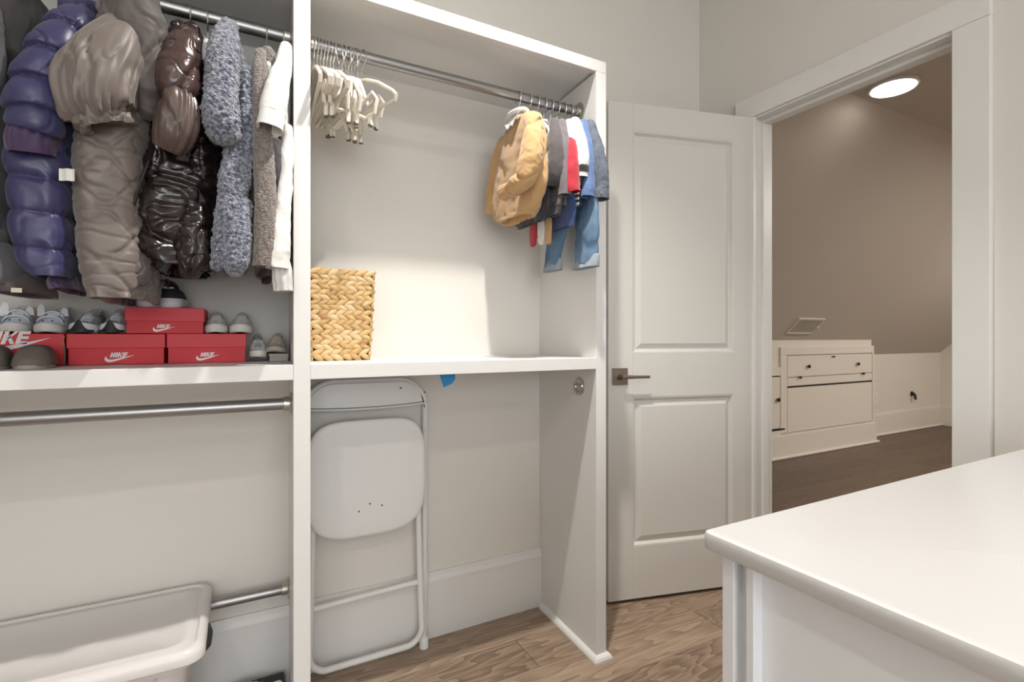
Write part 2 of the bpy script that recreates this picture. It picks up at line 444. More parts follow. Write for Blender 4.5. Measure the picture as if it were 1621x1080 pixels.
rod(-0.739, 0.113, RY, 0.913, 0.0158, 'empty brushed steel rod just under the left shelf', [(0.1145, -1)])
rod(-0.70, 0.123, 1.7125, 0.304, 0.0150, 'short steel rod low by the baseboard behind the plastic tote', [(0.1255, -1)], z1=0.311)
fl2 = thing('rod_socket', (1.049, 1.467, 0.916), 'empty round rod socket screwed inside the end panel below the shelf', 'rod socket')
MB().lathe([(0.0001, 0), (0.031, 0), (0.032, -0.003), (0.028, -0.006), (0.024, -0.005), (0.0001, -0.005)], (1.0515, 1.467, 0.916), 'x', 28).build('flange', NICKEL, fl2, smooth=True, angle=30)
MB().tube([(1.047, 1.467 + 0.019 * cos(a), 0.916 + 0.019 * sin(a)) for a in [pi * (0.9 + 1.2 * k / 14) for k in range(15)]], 0.0045, 8).build('cup', NICKEL, fl2, smooth=True)
for a in (0.6, 2.5):
    MB().lathe([(0.0001, -0.008), (0.004, -0.008), (0.0045, -0.005)], (1.0515, 1.467 + 0.013 * cos(a), 0.916 + 0.013 * sin(a)), 'x', 10).build('screw', STEEL, fl2, smooth=True)

# blue tape
tp = MB().prism([(0.5005, 0.984), (0.548, 0.984), (0.548, 0.968), (0.539, 0.955), (0.512, 0.944)], 'y', 1.3845, 1.386)
tag(tp.build('painters_tape', mat('blue_tape', (0.008, 0.18, 0.40), 0.6, bump=(400, 0.2, 0.0005))), 'torn scrap of blue tape hanging under the right shelf', 'tape')

# ================================================================== WORKTOP / DRESSER
dr = thing('dresser', (1.1, -0.1, 0), 'white dresser with thick rounded worktop beside the doorway', 'dresser')
X0, X1, Y0, Y1 = 0.483, 1.82, -0.75, 0.4275
def rrect(x0, x1, y0, y1, r, k=6):
    P = []
    for cx, cy, a0 in ((x1 - r, y1 - r, 0), (x0 + r, y1 - r, 90), (x0 + r, y0 + r, 180), (x1 - r, y0 + r, 270)):
        for i in range(k + 1):
            a = radians(a0 + 90 * i / k); P.append((cx + r * cos(a), cy + r * sin(a)))
    return P
def slab(x0, x1, y0, y1, z0, z1, r, b):
    R = []
    for i, zz in ((b, z0), (b * .3, z0 + b * .3), (0, z0 + b), (0, z1 - b), (b * .3, z1 - b * .3), (b, z1)):
        R.append([(x, y, zz) for x, y in rrect(x0 + i, x1 - i, y0 + i, y1 - i, max(r - i, 0.001))])
    return MB().rings(R)
slab(X0, X1, Y0, Y1, 0.8375, 0.860, 0.010, 0.005).build('worktop', TOPM, dr, smooth=True, angle=30)
MB().box(X0 + 0.036, X1 - 0.02, Y0 + 0.02, Y1 - 0.014, 0.06, 0.837).build('carcass', DRES, dr)
MB().box(X0 + 0.020, X1 - 0.02, Y1 - 0.030, Y1 - 0.014, 0.0, 0.837).build('back_panel', DRES, dr, bevel=0.001)
MB().box(X0 + 0.020, X0 + 0.036, Y1 - 0.056, Y1 - 0.046, 0.0, 0.837).build('stile', DRES, dr, bevel=0.001)
MB().box(X0 + 0.022, X0 + 0.036, Y0 + 0.02, Y0 + 0.09, 0.0, 0.837).build('stile', DRES, dr, bevel=0.001)
MB().box(X0 + 0.024, X0 + 0.036, Y0 + 0.09, Y1 - 0.056, 0.0, 0.09).build('bottom_rail', DRES, dr, bevel=0.001)

# ================================================================== ATTIC FITTINGS
ch = thing('attic_chest', (4.6, YC, 0), 'white built-in chest of drawers under the sloping attic ceiling', 'chest')
MB().box(2.6, 5.765, YC, YK, 0.0, 1.005).build('carcass', KNEE, ch)
MB().prism([(YC, 1.005), (YC, 1.063), (YK - 0.04, 1.063 - 0.155 + 0.12), (YK - 0.04, 1.005)], 'x', 2.6, 5.755).build('top_band', KNEE, ch)
def fr(x0, x1, z0, z1, d, name='face_frame', m=KNEE, bevel=0.004): return MB().box(x0, x1, YC - d, YC + 0.001, z0, z1).build(name, m, ch, bevel=bevel)
fr(4.244, 5.775, 0.927, 1.000, 0.018); fr(4.244, 4.338, 0.224, 0.927, 0.018); fr(5.742, 5.775, 0.224, 0.927, 0.018)
fr(2.6, 4.244, 0.745, 0.824, 0.018); fr(2.6, 4.244, 0.206, 0.255, 0.018)
d1 = fr(4.345, 5.735, 0.727, 0.920, 0.016, 'drawer')
d2 = fr(4.345, 5.735, 0.645, 0.718, 0.017, 'rail')
d3 = fr(4.345, 5.735, 0.225, 0.628, 0.016, 'drawer')
d4 = fr(3.2, 4.238, 0.275, 0.735, 0.016, 'drawer')
MB().box(4.33, 5.75, YC - 0.012, YC - 0.0005, 0.629, 0.644).build('shadow_gap', GAP, ch)
MB().box(2.6, 4.30, YC - 0.0195, YC - 0.0005, 0.257, 0.273).build('shadow_gap', GAP, ch)
MB().box(2.6, 4.253, YC - 0.004, YC - 0.0005, 0.736, 0.744).build('shadow_gap', GAP, ch)
def knob(x, z, par, r=0.016):
    MB().lathe([(0.006, -0.016), (0.006, -0.028), (r, -0.034), (r * 1.05, -0.042), (r * .6, -0.048), (0.0001, -0.049)], (x, YC, z), 'y', 14).build('knob', BLACKM, par, smooth=True, angle=60)
knob(4.634, 0.819, d1); knob(5.449, 0.822, d1); knob(4.501, 0.722, d2, 0.012); knob(5.54, 0.722, d2, 0.012); knob(4.19, 0.535, d4, 0.018)
knob(5.026, 0.902, d1, 0.008)
bs = MB().box(2.6, 5.80, YC - 0.03, YC, 0.0, 0.206).build('plinth', KNEE, ch, bevel=0.003)
MB().box(5.765, 5.80, YC, YK - 0.021, 0.0, 0.206).build('plinth', KNEE, ch, bevel=0.003)
MB().tube([(2.6, YC - 0.036, 0.011), (5.82, YC - 0.036, 0.011), (5.82, YK - 0.03, 0.011)], 0.013, 8).build('shoe_molding', KNEE, ch, smooth=True)

def slope_pt(x, d, h=0.0):   # d distance up the slope from knee wall, h below surface
    k = sqrt(0.5); return (x, YK - d * k - h * k, zr + d * k - h * k)
def slope_box(x0, x1, d0, d1, h0, h1):
    vs = [slope_pt(x, d, hh) for hh in (h0, h1) for x, d in ((x0, d0), (x1, d0), (x1, d1), (x0, d1))]
    return MB().add(vs, [(3, 2, 1, 0), (4, 5, 6, 7), (0, 1, 5, 4), (1, 2, 6, 5), (2, 3, 7, 6), (3, 0, 4, 7)])
VX0, VX1, VD0, VD1 = 4.235, 4.615, 0.318, 0.505
vt = thing('ceiling_vent', slope_pt(4.42, 0.4), 'white louvred air vent in the sloping attic ceiling', 'vent')
for a in ((VX0, VX1, VD0, VD0 + 0.018), (VX0, VX1, VD1 - 0.018, VD1), (VX0, VX0 + 0.018, VD0 + 0.018, VD1 - 0.018), (VX1 - 0.018, VX1, VD0 + 0.018, VD1 - 0.018)):
    slope_box(*a, 0.0, 0.010).build('frame', KNEE, vt)
slope_box(VX0 + 0.018, VX1 - 0.018, VD0 + 0.018, VD1 - 0.018, -0.001, 0.001).build('backing', mat('vent_grey', (0.30, 0.28, 0.25), 0.7), vt)
for i in range(14):
    x = VX0 + 0.030 + i * 0.0245; d = 0.008 if i % 14 < 5 else (0.004 if i < 9 else 0.013)
    slope_box(x, x + 0.013, VD0 + 0.018, VD1 - 0.018, 0.001, 0.007).build('slat', mat('vent_slat', (0.62, 0.59, 0.54), 0.5), vt)
slope_box(VX1 - 0.012, VX1 + 0.006, VD0 + 0.075, VD0 + 0.09, 0.01, 0.022).build('lever', KNEE, vt)

def disc_light(x, y, r, w, label):
    al = thing('disc_light', (x, y, zt), label, 'ceiling light')
    MB().lathe([(r + 0.006, 0.0), (r + 0.006, -0.010), (r, -0.014), (r - 0.006, -0.014)], (x, y, zt), 'z', 36).build('trim_ring', WMET, al, smooth=True, angle=30)
    MB().lathe([(r - 0.005, -0.010), (r - 0.008, -0.017), (r * 0.8, -0.021), (r * 0.4, -0.024), (0.0, -0.025)], (x, y, zt), 'z', 36).build('diffuser', LAMPW, al, smooth=True)
    ld = bpy.data.lights.new('attic_lamp', 'AREA'); ld.shape = 'DISK'; ld.size = 1.8 * r; ld.energy = w; ld.color = (1.0, 0.93, 0.85)
    lo = bpy.data.objects.new('attic_lamp', ld); C.objects.link(lo); lo.parent = al; lo.location = (0, 0, -0.03)
disc_light(2.99, 1.392, 0.105, ATTIC_W * 0.1, 'glowing white disc light on the attic ceiling near the doorway')
disc_light(4.4, 0.2, 0.105, ATTIC_W * 5.5, 'unseen disc light added to brighten the attic beyond the door casing')  # out of view behind the casing, added to brighten the attic
disc_light(6.2, 0.9, 0.105, ATTIC_W * 4.0, 'unseen disc light added to brighten the attic near the far gable')  # another unseen lamp, added as fill towards the gable

ol = thing('outlet_plate', (6.16, YK, 0.42), 'white outlet plate on the attic knee wall beside the drawers', 'outlet')
MB().box(6.125, 6.195, YK - 0.007, YK, 0.365, 0.480).build('plate', WPLAS, ol, bevel=0.002)
for zz in (0.395, 0.432): MB().box(6.145, 6.175, YK - 0.009, YK - 0.007, zz, zz + 0.026).build('socket', KNEE, ol, bevel=0.001)
hk = thing('wall_hook', (6.947, YK, 0.42), 'small black cable fitting on the attic knee wall', 'hook')
MB().lathe([(0.0001, 0), (0.030, 0), (0.030, -0.008), (0.012, -0.012), (0.010, -0.03), (0.0001, -0.03)], (6.947, YK, 0.425), 'y', 16).build('plate', BLACKM, hk, smooth=True, angle=40)
MB().tube([(6.945, YK - 0.02, 0.43), (6.925, YK - 0.045, 0.41), (6.915, YK - 0.05, 0.385), (6.935, YK - 0.045, 0.37)], 0.014, 8).build('prong', BLACKM, hk, smooth=True)
for zz, lb in ((1.345, 'lower small black hook at the far attic gable'), (2.56, 'upper small black hook at the far attic gable')):
    g = thing('gable_hook', (XG, 2.87, zz), lb, 'hook')
    MB().box(XG - 0.01, XG, 2.86, 2.90, zz - 0.02, zz + 0.05).build('plate', BLACKM, g, bevel=0.003)
    MB().tube([(XG - 0.01, 2.88, zz + 0.02), (XG - 0.07, 2.885, zz + 0.01), (XG - 0.09, 2.89, zz + 0.04)], 0.012, 8).build('prong', BLACKM, g, smooth=True)

# ================================================================== CEILING CANS
for i, (x, y, w, r) in enumerate(CANS):
    t = thing('recessed_light', (x, y, CEIL), ['round recessed downlight above the wardrobe front', 'unseen recessed downlight added as fill over the middle of the dresser', 'round recessed downlight at the far end behind the dresser', 'round recessed downlight on the coat side of the ceiling'][i], 'ceiling light', 'recessed ceiling downlights')
    MB().lathe([(r + 0.01, 0.0), (r + 0.035, 0.0), (r + 0.033, -0.006), (r + 0.012, -0.009), (r + 0.008, -0.002)], (x, y, CEIL), 'z', 32).build('trim_ring', WMET, t, smooth=True, angle=30)
    MB().lathe([(0.0001, -0.002), (r + 0.01, -0.002), (r + 0.01, -0.001)], (x, y, CEIL), 'z', 32).build('lens', LAMPW, t)
    if i == 0:
        d = bpy.data.lights.new('downlight_lamp', 'SPOT'); d.shadow_soft_size = 0.03; d.spot_size = radians(104); d.spot_blend = 1.0
    else:
        d = bpy.data.lights.new('downlight_lamp', 'AREA'); d.shape = 'DISK'; d.size = 2 * r
    d.energy = w; d.color = CAN_COL
    o = bpy.data.objects.new('downlight_lamp', d); C.objects.link(o); o.parent = t; o.location = (0, 0, -0.045 if i == 0 else -0.012)
#@@OBJECTS

# ================================================================== FOLDING CHAIR (folded flat against the back wall)
fc = thing('folding_chair', (0.366, 1.71, 0), 'white folded metal and plastic chair leaning in the lower right bay', 'chair')
def arc(cx, cz, r, a0, a1, y, k=8): return [(cx + r * cos(radians(a0 + (a1 - a0) * i / k)), y, cz + r * sin(radians(a0 + (a1 - a0) * i / k))) for i in range(k + 1)]
FXL, FXR = 0.166, 0.572
MB().tube([(FXR, 1.742, 0.045), (FXR, 1.742, 0.5), (FXR, 1.738, 0.84)] + arc(FXR - 0.10, 0.842, 0.10, 6, 84, 1.736) + arc(FXL + 0.10, 0.842, 0.10, 96, 174, 1.736) + [(FXL, 1.738, 0.84), (FXL, 1.742, 0.5), (FXL, 1.742, 0.045)], 0.0105, 12).build('back_frame', WMET, fc, smooth=True)
for x in (FXL, FXR):
    MB().lathe([(0.0125, 0.0), (0.0125, 0.045), (0.0105, 0.05)], (x, 1.742, 0.038), 'z', 14).build('foot_cap', WPLAS, fc, smooth=True)
    MB().lathe([(0.0125, 0.0), (0.0130, 0.004), (0.0130, 0.045), (0.0125, 0.05)], (x, 1.742, 0.205), 'z', 14).build('collar', WMET, fc, smooth=True)
# backrest: curved plate closed at the top by the frame
R = []
for i in range(25):
    f = i / 24; x = FXL + 0.004 + (FXR - FXL - 0.008) * f
    e_ = abs(2 * f - 1); top = 0.936 - (0.0 if e_ < 0.55 else 0.10 * (1 - sqrt(max(0, 1 - ((e_ - 0.55) / 0.45) ** 2))))
    bow = 0.012 * (1 - (2 * f - 1) ** 2); bot = 0.862 - 0.006 * (1 - (2 * f - 1) ** 2)
    R.append([(x, 1.732 - bow, bot), (x, 1.727 - bow, bot + 0.002), (x, 1.727 - bow, top), (x, 1.732 - bow, top + 0.004), (x, 1.736 - bow, top), (x, 1.736 - bow, bot)])
br = MB().rings(R).build('backrest', WPLAS, fc, smooth=True)
# lip under the backrest
MB().tube([(FXL + 0.406 * i / 20, 1.722 - 0.012 * (1 - (i / 10 - 1) ** 2), 0.858 - 0.006 * (1 - (i / 10 - 1) ** 2)) for i in range(21)], 0.0035, 8).build('lip', WPLAS, br, smooth=True)
DOT = mat('screw_dark', (0.05, 0.05, 0.05), 0.6)
for x, z in ((0.478, 0.915), ):
    MB().lathe([(0.0001, 0), (0.0028, 0), (0.003, 0.002)], (x, 1.7135, z), 'y', 10).build('rivet', DOT, br)
MB().lathe([(0.0001, 0), (0.0022, 0), (0.003, 0.002)], (FXR - 0.004, 1.7265, 0.895), 'y', 10).build('rivet', DOT, fc)
# seat
def seat_outline(n=72):
    P = []
    for i in range(n):
        a = 2 * pi * i / n; c, s_ = cos(a), sin(a)
        e = 0.42 if s_ > 0 else 0.55
        hx = 0.1915 - 0.010 * max(0, s_)
        P.append((0.3635 + hx * sg(c, e), 0.632 + (0.188 if s_ > 0 else 0.192) * sg(s_, e)))
    return P
so = seat_outline()
R = []
for sc, y in ((0.90, 1.7), (0.985, 1.7), (1.0, 1.695), (1.0, 1.683), (0.985, 1.679), (0.93, 1.6775), (0.6, 1.679), (0.2, 1.680)):
    R.append([(0.3635 + (x - 0.3635) * sc, y, 0.632 + (z - 0.632) * sc) for x, z in so])
seat = MB().rings(R).build('seat', WPLAS, fc, smooth=True, angle=50)
for x, z in ((0.331, 0.525), (0.366, 0.545), (0.405, 0.534)):
    MB().lathe([(0.0001, 0), (0.0024, 0), (0.0026, 0.003)], (x, 1.6765, z), 'y', 10).build('rivet', DOT, seat)
# hinged leg frame with bottom bar
LX0, LX1 = 0.196, 0.536
MB().tube([(LX1, 1.708, 0.60), (LX1 + 0.006, 1.705, 0.30), (LX1 + 0.012, 1.703, 0.10)] + arc(LX1 - 0.045, 0.085, 0.058, 0, -80, 1.700) + arc(LX0 + 0.045, 0.085, 0.058, -100, -180, 1.700) + [(LX0 - 0.012, 1.703, 0.10), (LX0 - 0.006, 1.705, 0.30), (LX0, 1.708, 0.60)], 0.0100, 12).build('leg_frame', WMET, fc, smooth=True)
for s_, x0, x1 in ((1, LX1 - 0.004, LX1 + 0.024), (-1, LX0 + 0.004, LX0 - 0.024)):
    MB().tube([(x0, 1.716, 0.60), ((x0 + x1) / 2, 1.714, 0.30), (x1, 1.712, 0.03)], 0.0100, 12).build('leg', WMET, fc, smooth=True)
    MB().lathe([(0.0001, 0), (0.0165, 0.0), (0.0165, 0.022), (0.014, 0.036), (0.0105, 0.040)], (x1, 1.712, 0.001), 'z', 14).build('foot_cap', WPLAS, fc, smooth=True, angle=50)
MB().tube([(LX0 - 0.004, 1.712, 0.226), (0.366, 1.716, 0.230), (LX1 + 0.006, 1.712, 0.236)], [0.0105, 0.0085, 0.0105], 10).build('crossbar', WMET, fc, smooth=True)

# ================================================================== STORAGE TOTE
bn = thing('storage_tote', (-0.38, 1.56, 0), 'pale translucent plastic storage tote with lid under the left shelf', 'storage box')
BX0, BX1, BY0, BY1 = -0.70, -0.080, 1.372, 1.752
def brings(spec):
    return MB().rings([[(x, y, z) for x, y in rrect(BX0 + i, BX1 - i, BY0 + i, BY1 - i, max(r, 0.004), 6)] for i, z, r in spec])
brings([(0.075, 0.002, 0.05), (0.065, 0.0, 0.05), (0.062, 0.012, 0.05), (0.045, 0.18, 0.05), (0.032, 0.315, 0.05), (0.014, 0.320, 0.055), (0.012, 0.336, 0.055), (0.03, 0.336, 0.05)]).build('tub', BINP, bn, smooth=True, angle=35)
lid = brings([(0.02, 0.334, 0.05), (0.004, 0.334, 0.04), (0.0, 0.337, 0.042), (0.0, 0.354, 0.042), (0.004, 0.362, 0.040), (0.012, 0.3680, 0.036), (0.018, 0.3685, 0.034), (0.023, 0.3630, 0.03), (0.030, 0.3620, 0.03), (0.036, 0.3660, 0.03), (0.050, 0.3650, 0.03), (0.056, 0.3610, 0.03), (0.15, 0.3600, 0.03)]).build('lid', BINP, bn, smooth=True, angle=35)
# side latch
MB().tube([(BX1 + 0.001, 1.535, 0.342), (BX1 + 0.006, 1.50, 0.338), (BX1 + 0.004, 1.455, 0.330), (BX1 - 0.012, 1.425, 0.322)], [0.003, 0.006, 0.006, 0.003], 8).build('latch', mat('black_rubber', (0.01, 0.01, 0.01), 0.5), bn, smooth=True)
for x in (-0.60, -0.45, -0.30, -0.18):
    MB().tube([(x, 1.372 + 0.050, 0.10), (x, 1.372 + 0.041, 0.22), (x, 1.372 + 0.034, 0.312)], 0.006, 8).build('rib', BINP, bn, smooth=True)

# small wrapped carton on the floor right of the tote
wc = thing('wrapped_carton', (0.05, 1.63, 0), 'dark carton loosely wrapped in clear plastic beside the tote', 'carton')
MB().box(0.010, 0.112, 1.52, 1.73, 0.001, 0.045).build('carton', mat('dark_carton', (0.02, 0.018, 0.017), 0.5), wc, bevel=0.002)
cling = mat('cling_film', (0.86, 0.87, 0.88), 0.15, bump=(30, 0.4, 0.01))
loft([(-0.06, 1.69, 0.040, 0.020, 0.012), (0.0, 1.67, 0.052, 0.035, 0.014), (0.05, 1.65, 0.056, 0.030, 0.010), (0.10, 1.66, 0.053, 0.012, 0.006)], 20, 30, lambda t, a, p: 0.006 * ridged(p, 40), flat=False, ref=(0, 1, 0)).build('plastic_wrap', cling, wc, smooth=True)

# ================================================================== WOVEN BASKET
bk_ = thing('woven_basket', (0.255, 1.655, 1.0205), 'square tan woven water hyacinth basket on the right shelf', 'basket')
def straw(name, c1, c2):
    m = mat(name, c1, 0.7, bump=(120, 0.5, 0.003), var=(28, c2, 0.22)); return m
ST = [straw('straw_a', (0.52, 0.32, 0.125), (0.64, 0.44, 0.21)), straw('straw_b', (0.43, 0.25, 0.09), (0.56, 0.37, 0.165)), straw('straw_c', (0.58, 0.40, 0.20), (0.68, 0.50, 0.28)), straw('straw_d', (0.27, 0.13, 0.06), (0.48, 0.28, 0.12))]
Z0, Z1 = 1.0215, 1.287
bx0, bx1, by0, by1 = 0.178, 0.337, 1.567, 1.742   # bottom footprint
flare = 0.012
MB().hexa([(bx0 + .006, by0 + .006), (bx1 - .006, by0 + .006), (bx1 - .006, by1 - .006), (bx0 + .006, by1 - .006)], Z0, Z0 + 0.005).build('base', ST[1], bk_)
inner = MB()
def bring(i, z):
    f = (z - Z0) / (Z1 - Z0) * flare - i
    return [(bx0 - f, by0 - f, z), (bx1 + f, by0 - f, z), (bx1 + f, by1 + f, z), (bx0 - f, by1 + f, z)]
inner.rings([bring(0.006, Z0), bring(0.006, Z1 - 0.004), bring(0.012, Z1 - 0.004), bring(0.012, Z0 + 0.006)])
inner.build('gap_backing', mat('basket_gap_shade', (0.16, 0.085, 0.03), 0.9), bk_)  # dark backing colour stands in for shade between the strands
# one slanted stitch, shared mesh
def leaf_mesh():
    mb = MB(); R = []
    for i in range(9):
        t = i / 8; w = 0.0098 * (sin(pi * min(1, t * 0.94 + 0.03)) ** 0.5); th = 0.0085 * (sin(pi * min(1, t * 0.94 + 0.03)) ** 0.6)
        x = (t - 0.5) * 0.047
        R.append([(x, -abs(th) * (sin(a) if sin(a) > 0 else 0.3 * sin(a)), w * cos(a)) for a in [2 * pi * k / 8 for k in range(8)]])
    mb.rings(R); return mb
me_leaf = None
NB = 9
pitch = (Z1 - Z0 - 0.004) / NB
rest = MB()
for side in range(4):
    for b_ in range(NB):
        for half in (0, 1):
            z = Z0 + 0.004 + pitch * (b_ + 0.27 + 0.48 * half)
            f = (z - Z0) / (Z1 - Z0) * flare
            ln = (bx1 - bx0 if side % 2 == 0 else by1 - by0) + 2 * f
            cnt = max(4, round(ln / 0.026)); stp = ln / cnt
            for i in range(cnt):
                s_ = -ln / 2 + stp * (i + 0.5) + random.uniform(-.002, .002)
                tilt = (0.52 if half else -0.52) + random.uniform(-.14, .14)
                zz = z + random.uniform(-.0015, .0015); scx = random.uniform(.88, 1.1); scz = random.uniform(.9, 1.15)
                cx, cy = (bx0 + bx1) / 2, (by0 + by1) / 2
                hx, hy = (bx1 - bx0) / 2 + f, (by1 - by0) / 2 + f
                if side == 0: loc = (cx + s_, cy - hy, zz); rz = 0
                elif side == 1: loc = (cx + hx, cy + s_, zz); rz = pi / 2
                elif side == 2: loc = (cx - s_, cy + hy, zz); rz = pi
                else: loc = (cx - hx, cy - s_, zz); rz = -pi / 2
                M = Matrix.Translation(loc) @ Matrix.Rotation(rz, 4, 'Z') @ Matrix.Rotation(-tilt, 4, 'Y') @ Matrix.Diagonal((scx, 1, scz, 1))
                if side == 0:
                    mi = random.choices(range(4), (4, 3, 3, 0.5))[0]
                    if me_leaf is None:
                        me_leaf = []
                        for q in range(4):
                            oo = leaf_mesh().build('strand', ST[q], None, smooth=True, angle=180); me_leaf.append(oo.data); bpy.data.objects.remove(oo)
                    o = bpy.data.objects.new('strand', me_leaf[mi]); C.objects.link(o); o.parent = bk_
                    o.matrix_local = Matrix.Translation(-Vector(bk_.location)) @ M
                else:
                    L_ = leaf_mesh(); rest.add([M @ Vector(v) for v in L_.v], L_.f)
ro = rest.build('strand_rows', ST[0], bk_, smooth=True, angle=180); ro['kind'] = 'stuff'
rim = [(x, y, Z1 - 0.002) for x, y in rrect(bx0 - flare, bx1 + flare, by0 - flare, by1 + flare, 0.012, 3)]
MB().tube(rim, 0.0045, 8, closed=True).build('rim', ST[3], bk_, smooth=True)

# ================================================================== SHOE BOXES
RED = mat('red_card', (0.60, 0.018, 0.030), 0.55, bump=(300, 0.04, 0.0005))
REDD = mat('red_card_lid', (0.64, 0.024, 0.036), 0.5, bump=(300, 0.04, 0.0005))
PRINT = mat('white_print', (0.86, 0.84, 0.82), 0.6)
def letters(x0, z0, h, w):
    """NIKE in bold slanted capitals as flat polygons: list of polygons in (x, z)"""
    st = w * 0.36; out = []; x = x0
    def sh(P): return [(px_ + 0.28 * (pz - z0), pz) for px_, pz in P]
    g = w * 1.14
    # N
    out += [sh([(x, z0), (x + st, z0), (x + st, z0 + h), (x, z0 + h)]), sh([(x + w - st, z0), (x + w, z0), (x + w, z0 + h), (x + w - st, z0 + h)]), sh([(x + st * 0.6, z0 + h), (x + w - st, z0), (x + w - st * 0.6, z0), (x + st, z0 + h)])]
    x += g
    out += [sh([(x, z0), (x + st, z0), (x + st, z0 + h), (x, z0 + h)])]; x += st * 1.4
    # K
    out += [sh([(x, z0), (x + st, z0), (x + st, z0 + h), (x, z0 + h)]), sh([(x + st, z0 + h * 0.35), (x + w - st * 0.6, z0 + h), (x + w + st * 0.4, z0 + h), (x + st, z0 + h * 0.35 - st * 0.3)]), sh([(x + st * 0.9, z0 + h * 0.55), (x + w - st * 0.7, z0), (x + w + st * 0.3, z0), (x + st * 1.4, z0 + h * 0.7)])]
    x += g
    # E
    out += [sh([(x, z0), (x + st, z0), (x + st, z0 + h), (x, z0 + h)])]
    for q in (0, 0.39, 0.78): out += [sh([(x + st, z0 + h * q), (x + w * 0.95, z0 + h * q), (x + w * 0.95, z0 + h * (q + 0.22)), (x + st, z0 + h * (q + 0.22))])]
    return out
def swoosh(x0, z0, w, h):
    lo_ = [(0.05, 0.85), (0.0, 0.50), (0.03, 0.18), (0.12, 0.0), (0.25, 0.03), (0.45, 0.24), (0.70, 0.56), (1.0, 1.0)]
    up_ = [(0.05, 0.85), (0.075, 0.58), (0.115, 0.43), (0.20, 0.36), (0.32, 0.42), (0.50, 0.56), (0.72, 0.75), (1.0, 1.0)]
    f = lambda L_: [(x0 + w * q[0], z0 + h * q[1]) for q in [crom(L_, i / 24) for i in range(25)]]
    return f(lo_), f(up_)
def logo(parent, x0, zb, wd, y, name='printed_logo'):
    """white printed mark standing in the plane Y=y"""
    mb = MB(); h = wd * 0.30
    P = letters(x0 + wd * 0.17, zb + h * 0.62, wd * 0.20, wd * 0.145)
    for p in P: mb.prism(p, 'y', y - 0.0004, y)
    lo_, up = swoosh(x0, zb, wd, h * 0.95); n = len(lo_)
    vs = [(x, y - 0.0004, z) for x, z in lo_] + [(x, y - 0.0004, z) for x, z in up]
    mb.add(vs, [(i, i + 1, n + i + 1, n + i) for i in range(n - 1)])
    return mb.build(name, PRINT, parent)
def shoebox(x0, x1, yf, z0, z1, depth, label, lx=None, lw=0.06, seam=0.5, lz=None, tilt=0):
    t = thing('shoe_box', ((x0 + x1) / 2, yf + depth / 2, z0), label, 'shoe box', 'red shoe boxes on the left shelf')
    zs_ = z0 + (z1 - z0) * seam
    MB().box(x0 + 0.003, x1 - 0.003, yf + 0.003, yf + depth - 0.003, z0, zs_ + 0.006).build('box', RED, t, bevel=0.0008, seg=1)
    MB().box(x0, x1, yf, yf + depth, zs_, z1).build('lid', REDD, t, bevel=0.0012, seg=1)
    if lx is not None: logo(t, lx, lz if lz is not None else z0 + 0.006, lw, yf + 0.0028)
    return t
SHZ = 1.0213
shoebox(-0.3805, -0.1805, 1.595, SHZ, 1.0985, 0.160, 'wide red shoe box in the middle of the bottom row', -0.307, 0.062, 0.53)
shoebox(-0.1775, 0.0075, 1.593, SHZ, 1.0995, 0.160, 'red shoe box at the right end of the bottom row', -0.112, 0.056, 0.52)
t = shoebox(-0.60, -0.3850, 1.597, SHZ, 1.0985, 0.158, 'red shoe box with large lettering at the left of the bottom row', None, 0.1, 0.02)
logo(t, -0.560, 1.046, 0.150, 1.5965)
shoebox(-0.2665, -0.0925, 1.597, 1.1000, 1.168, 0.155, 'red shoe box stacked on top of the bottom row', -0.208, 0.050, 0.46, lz=1.1045)

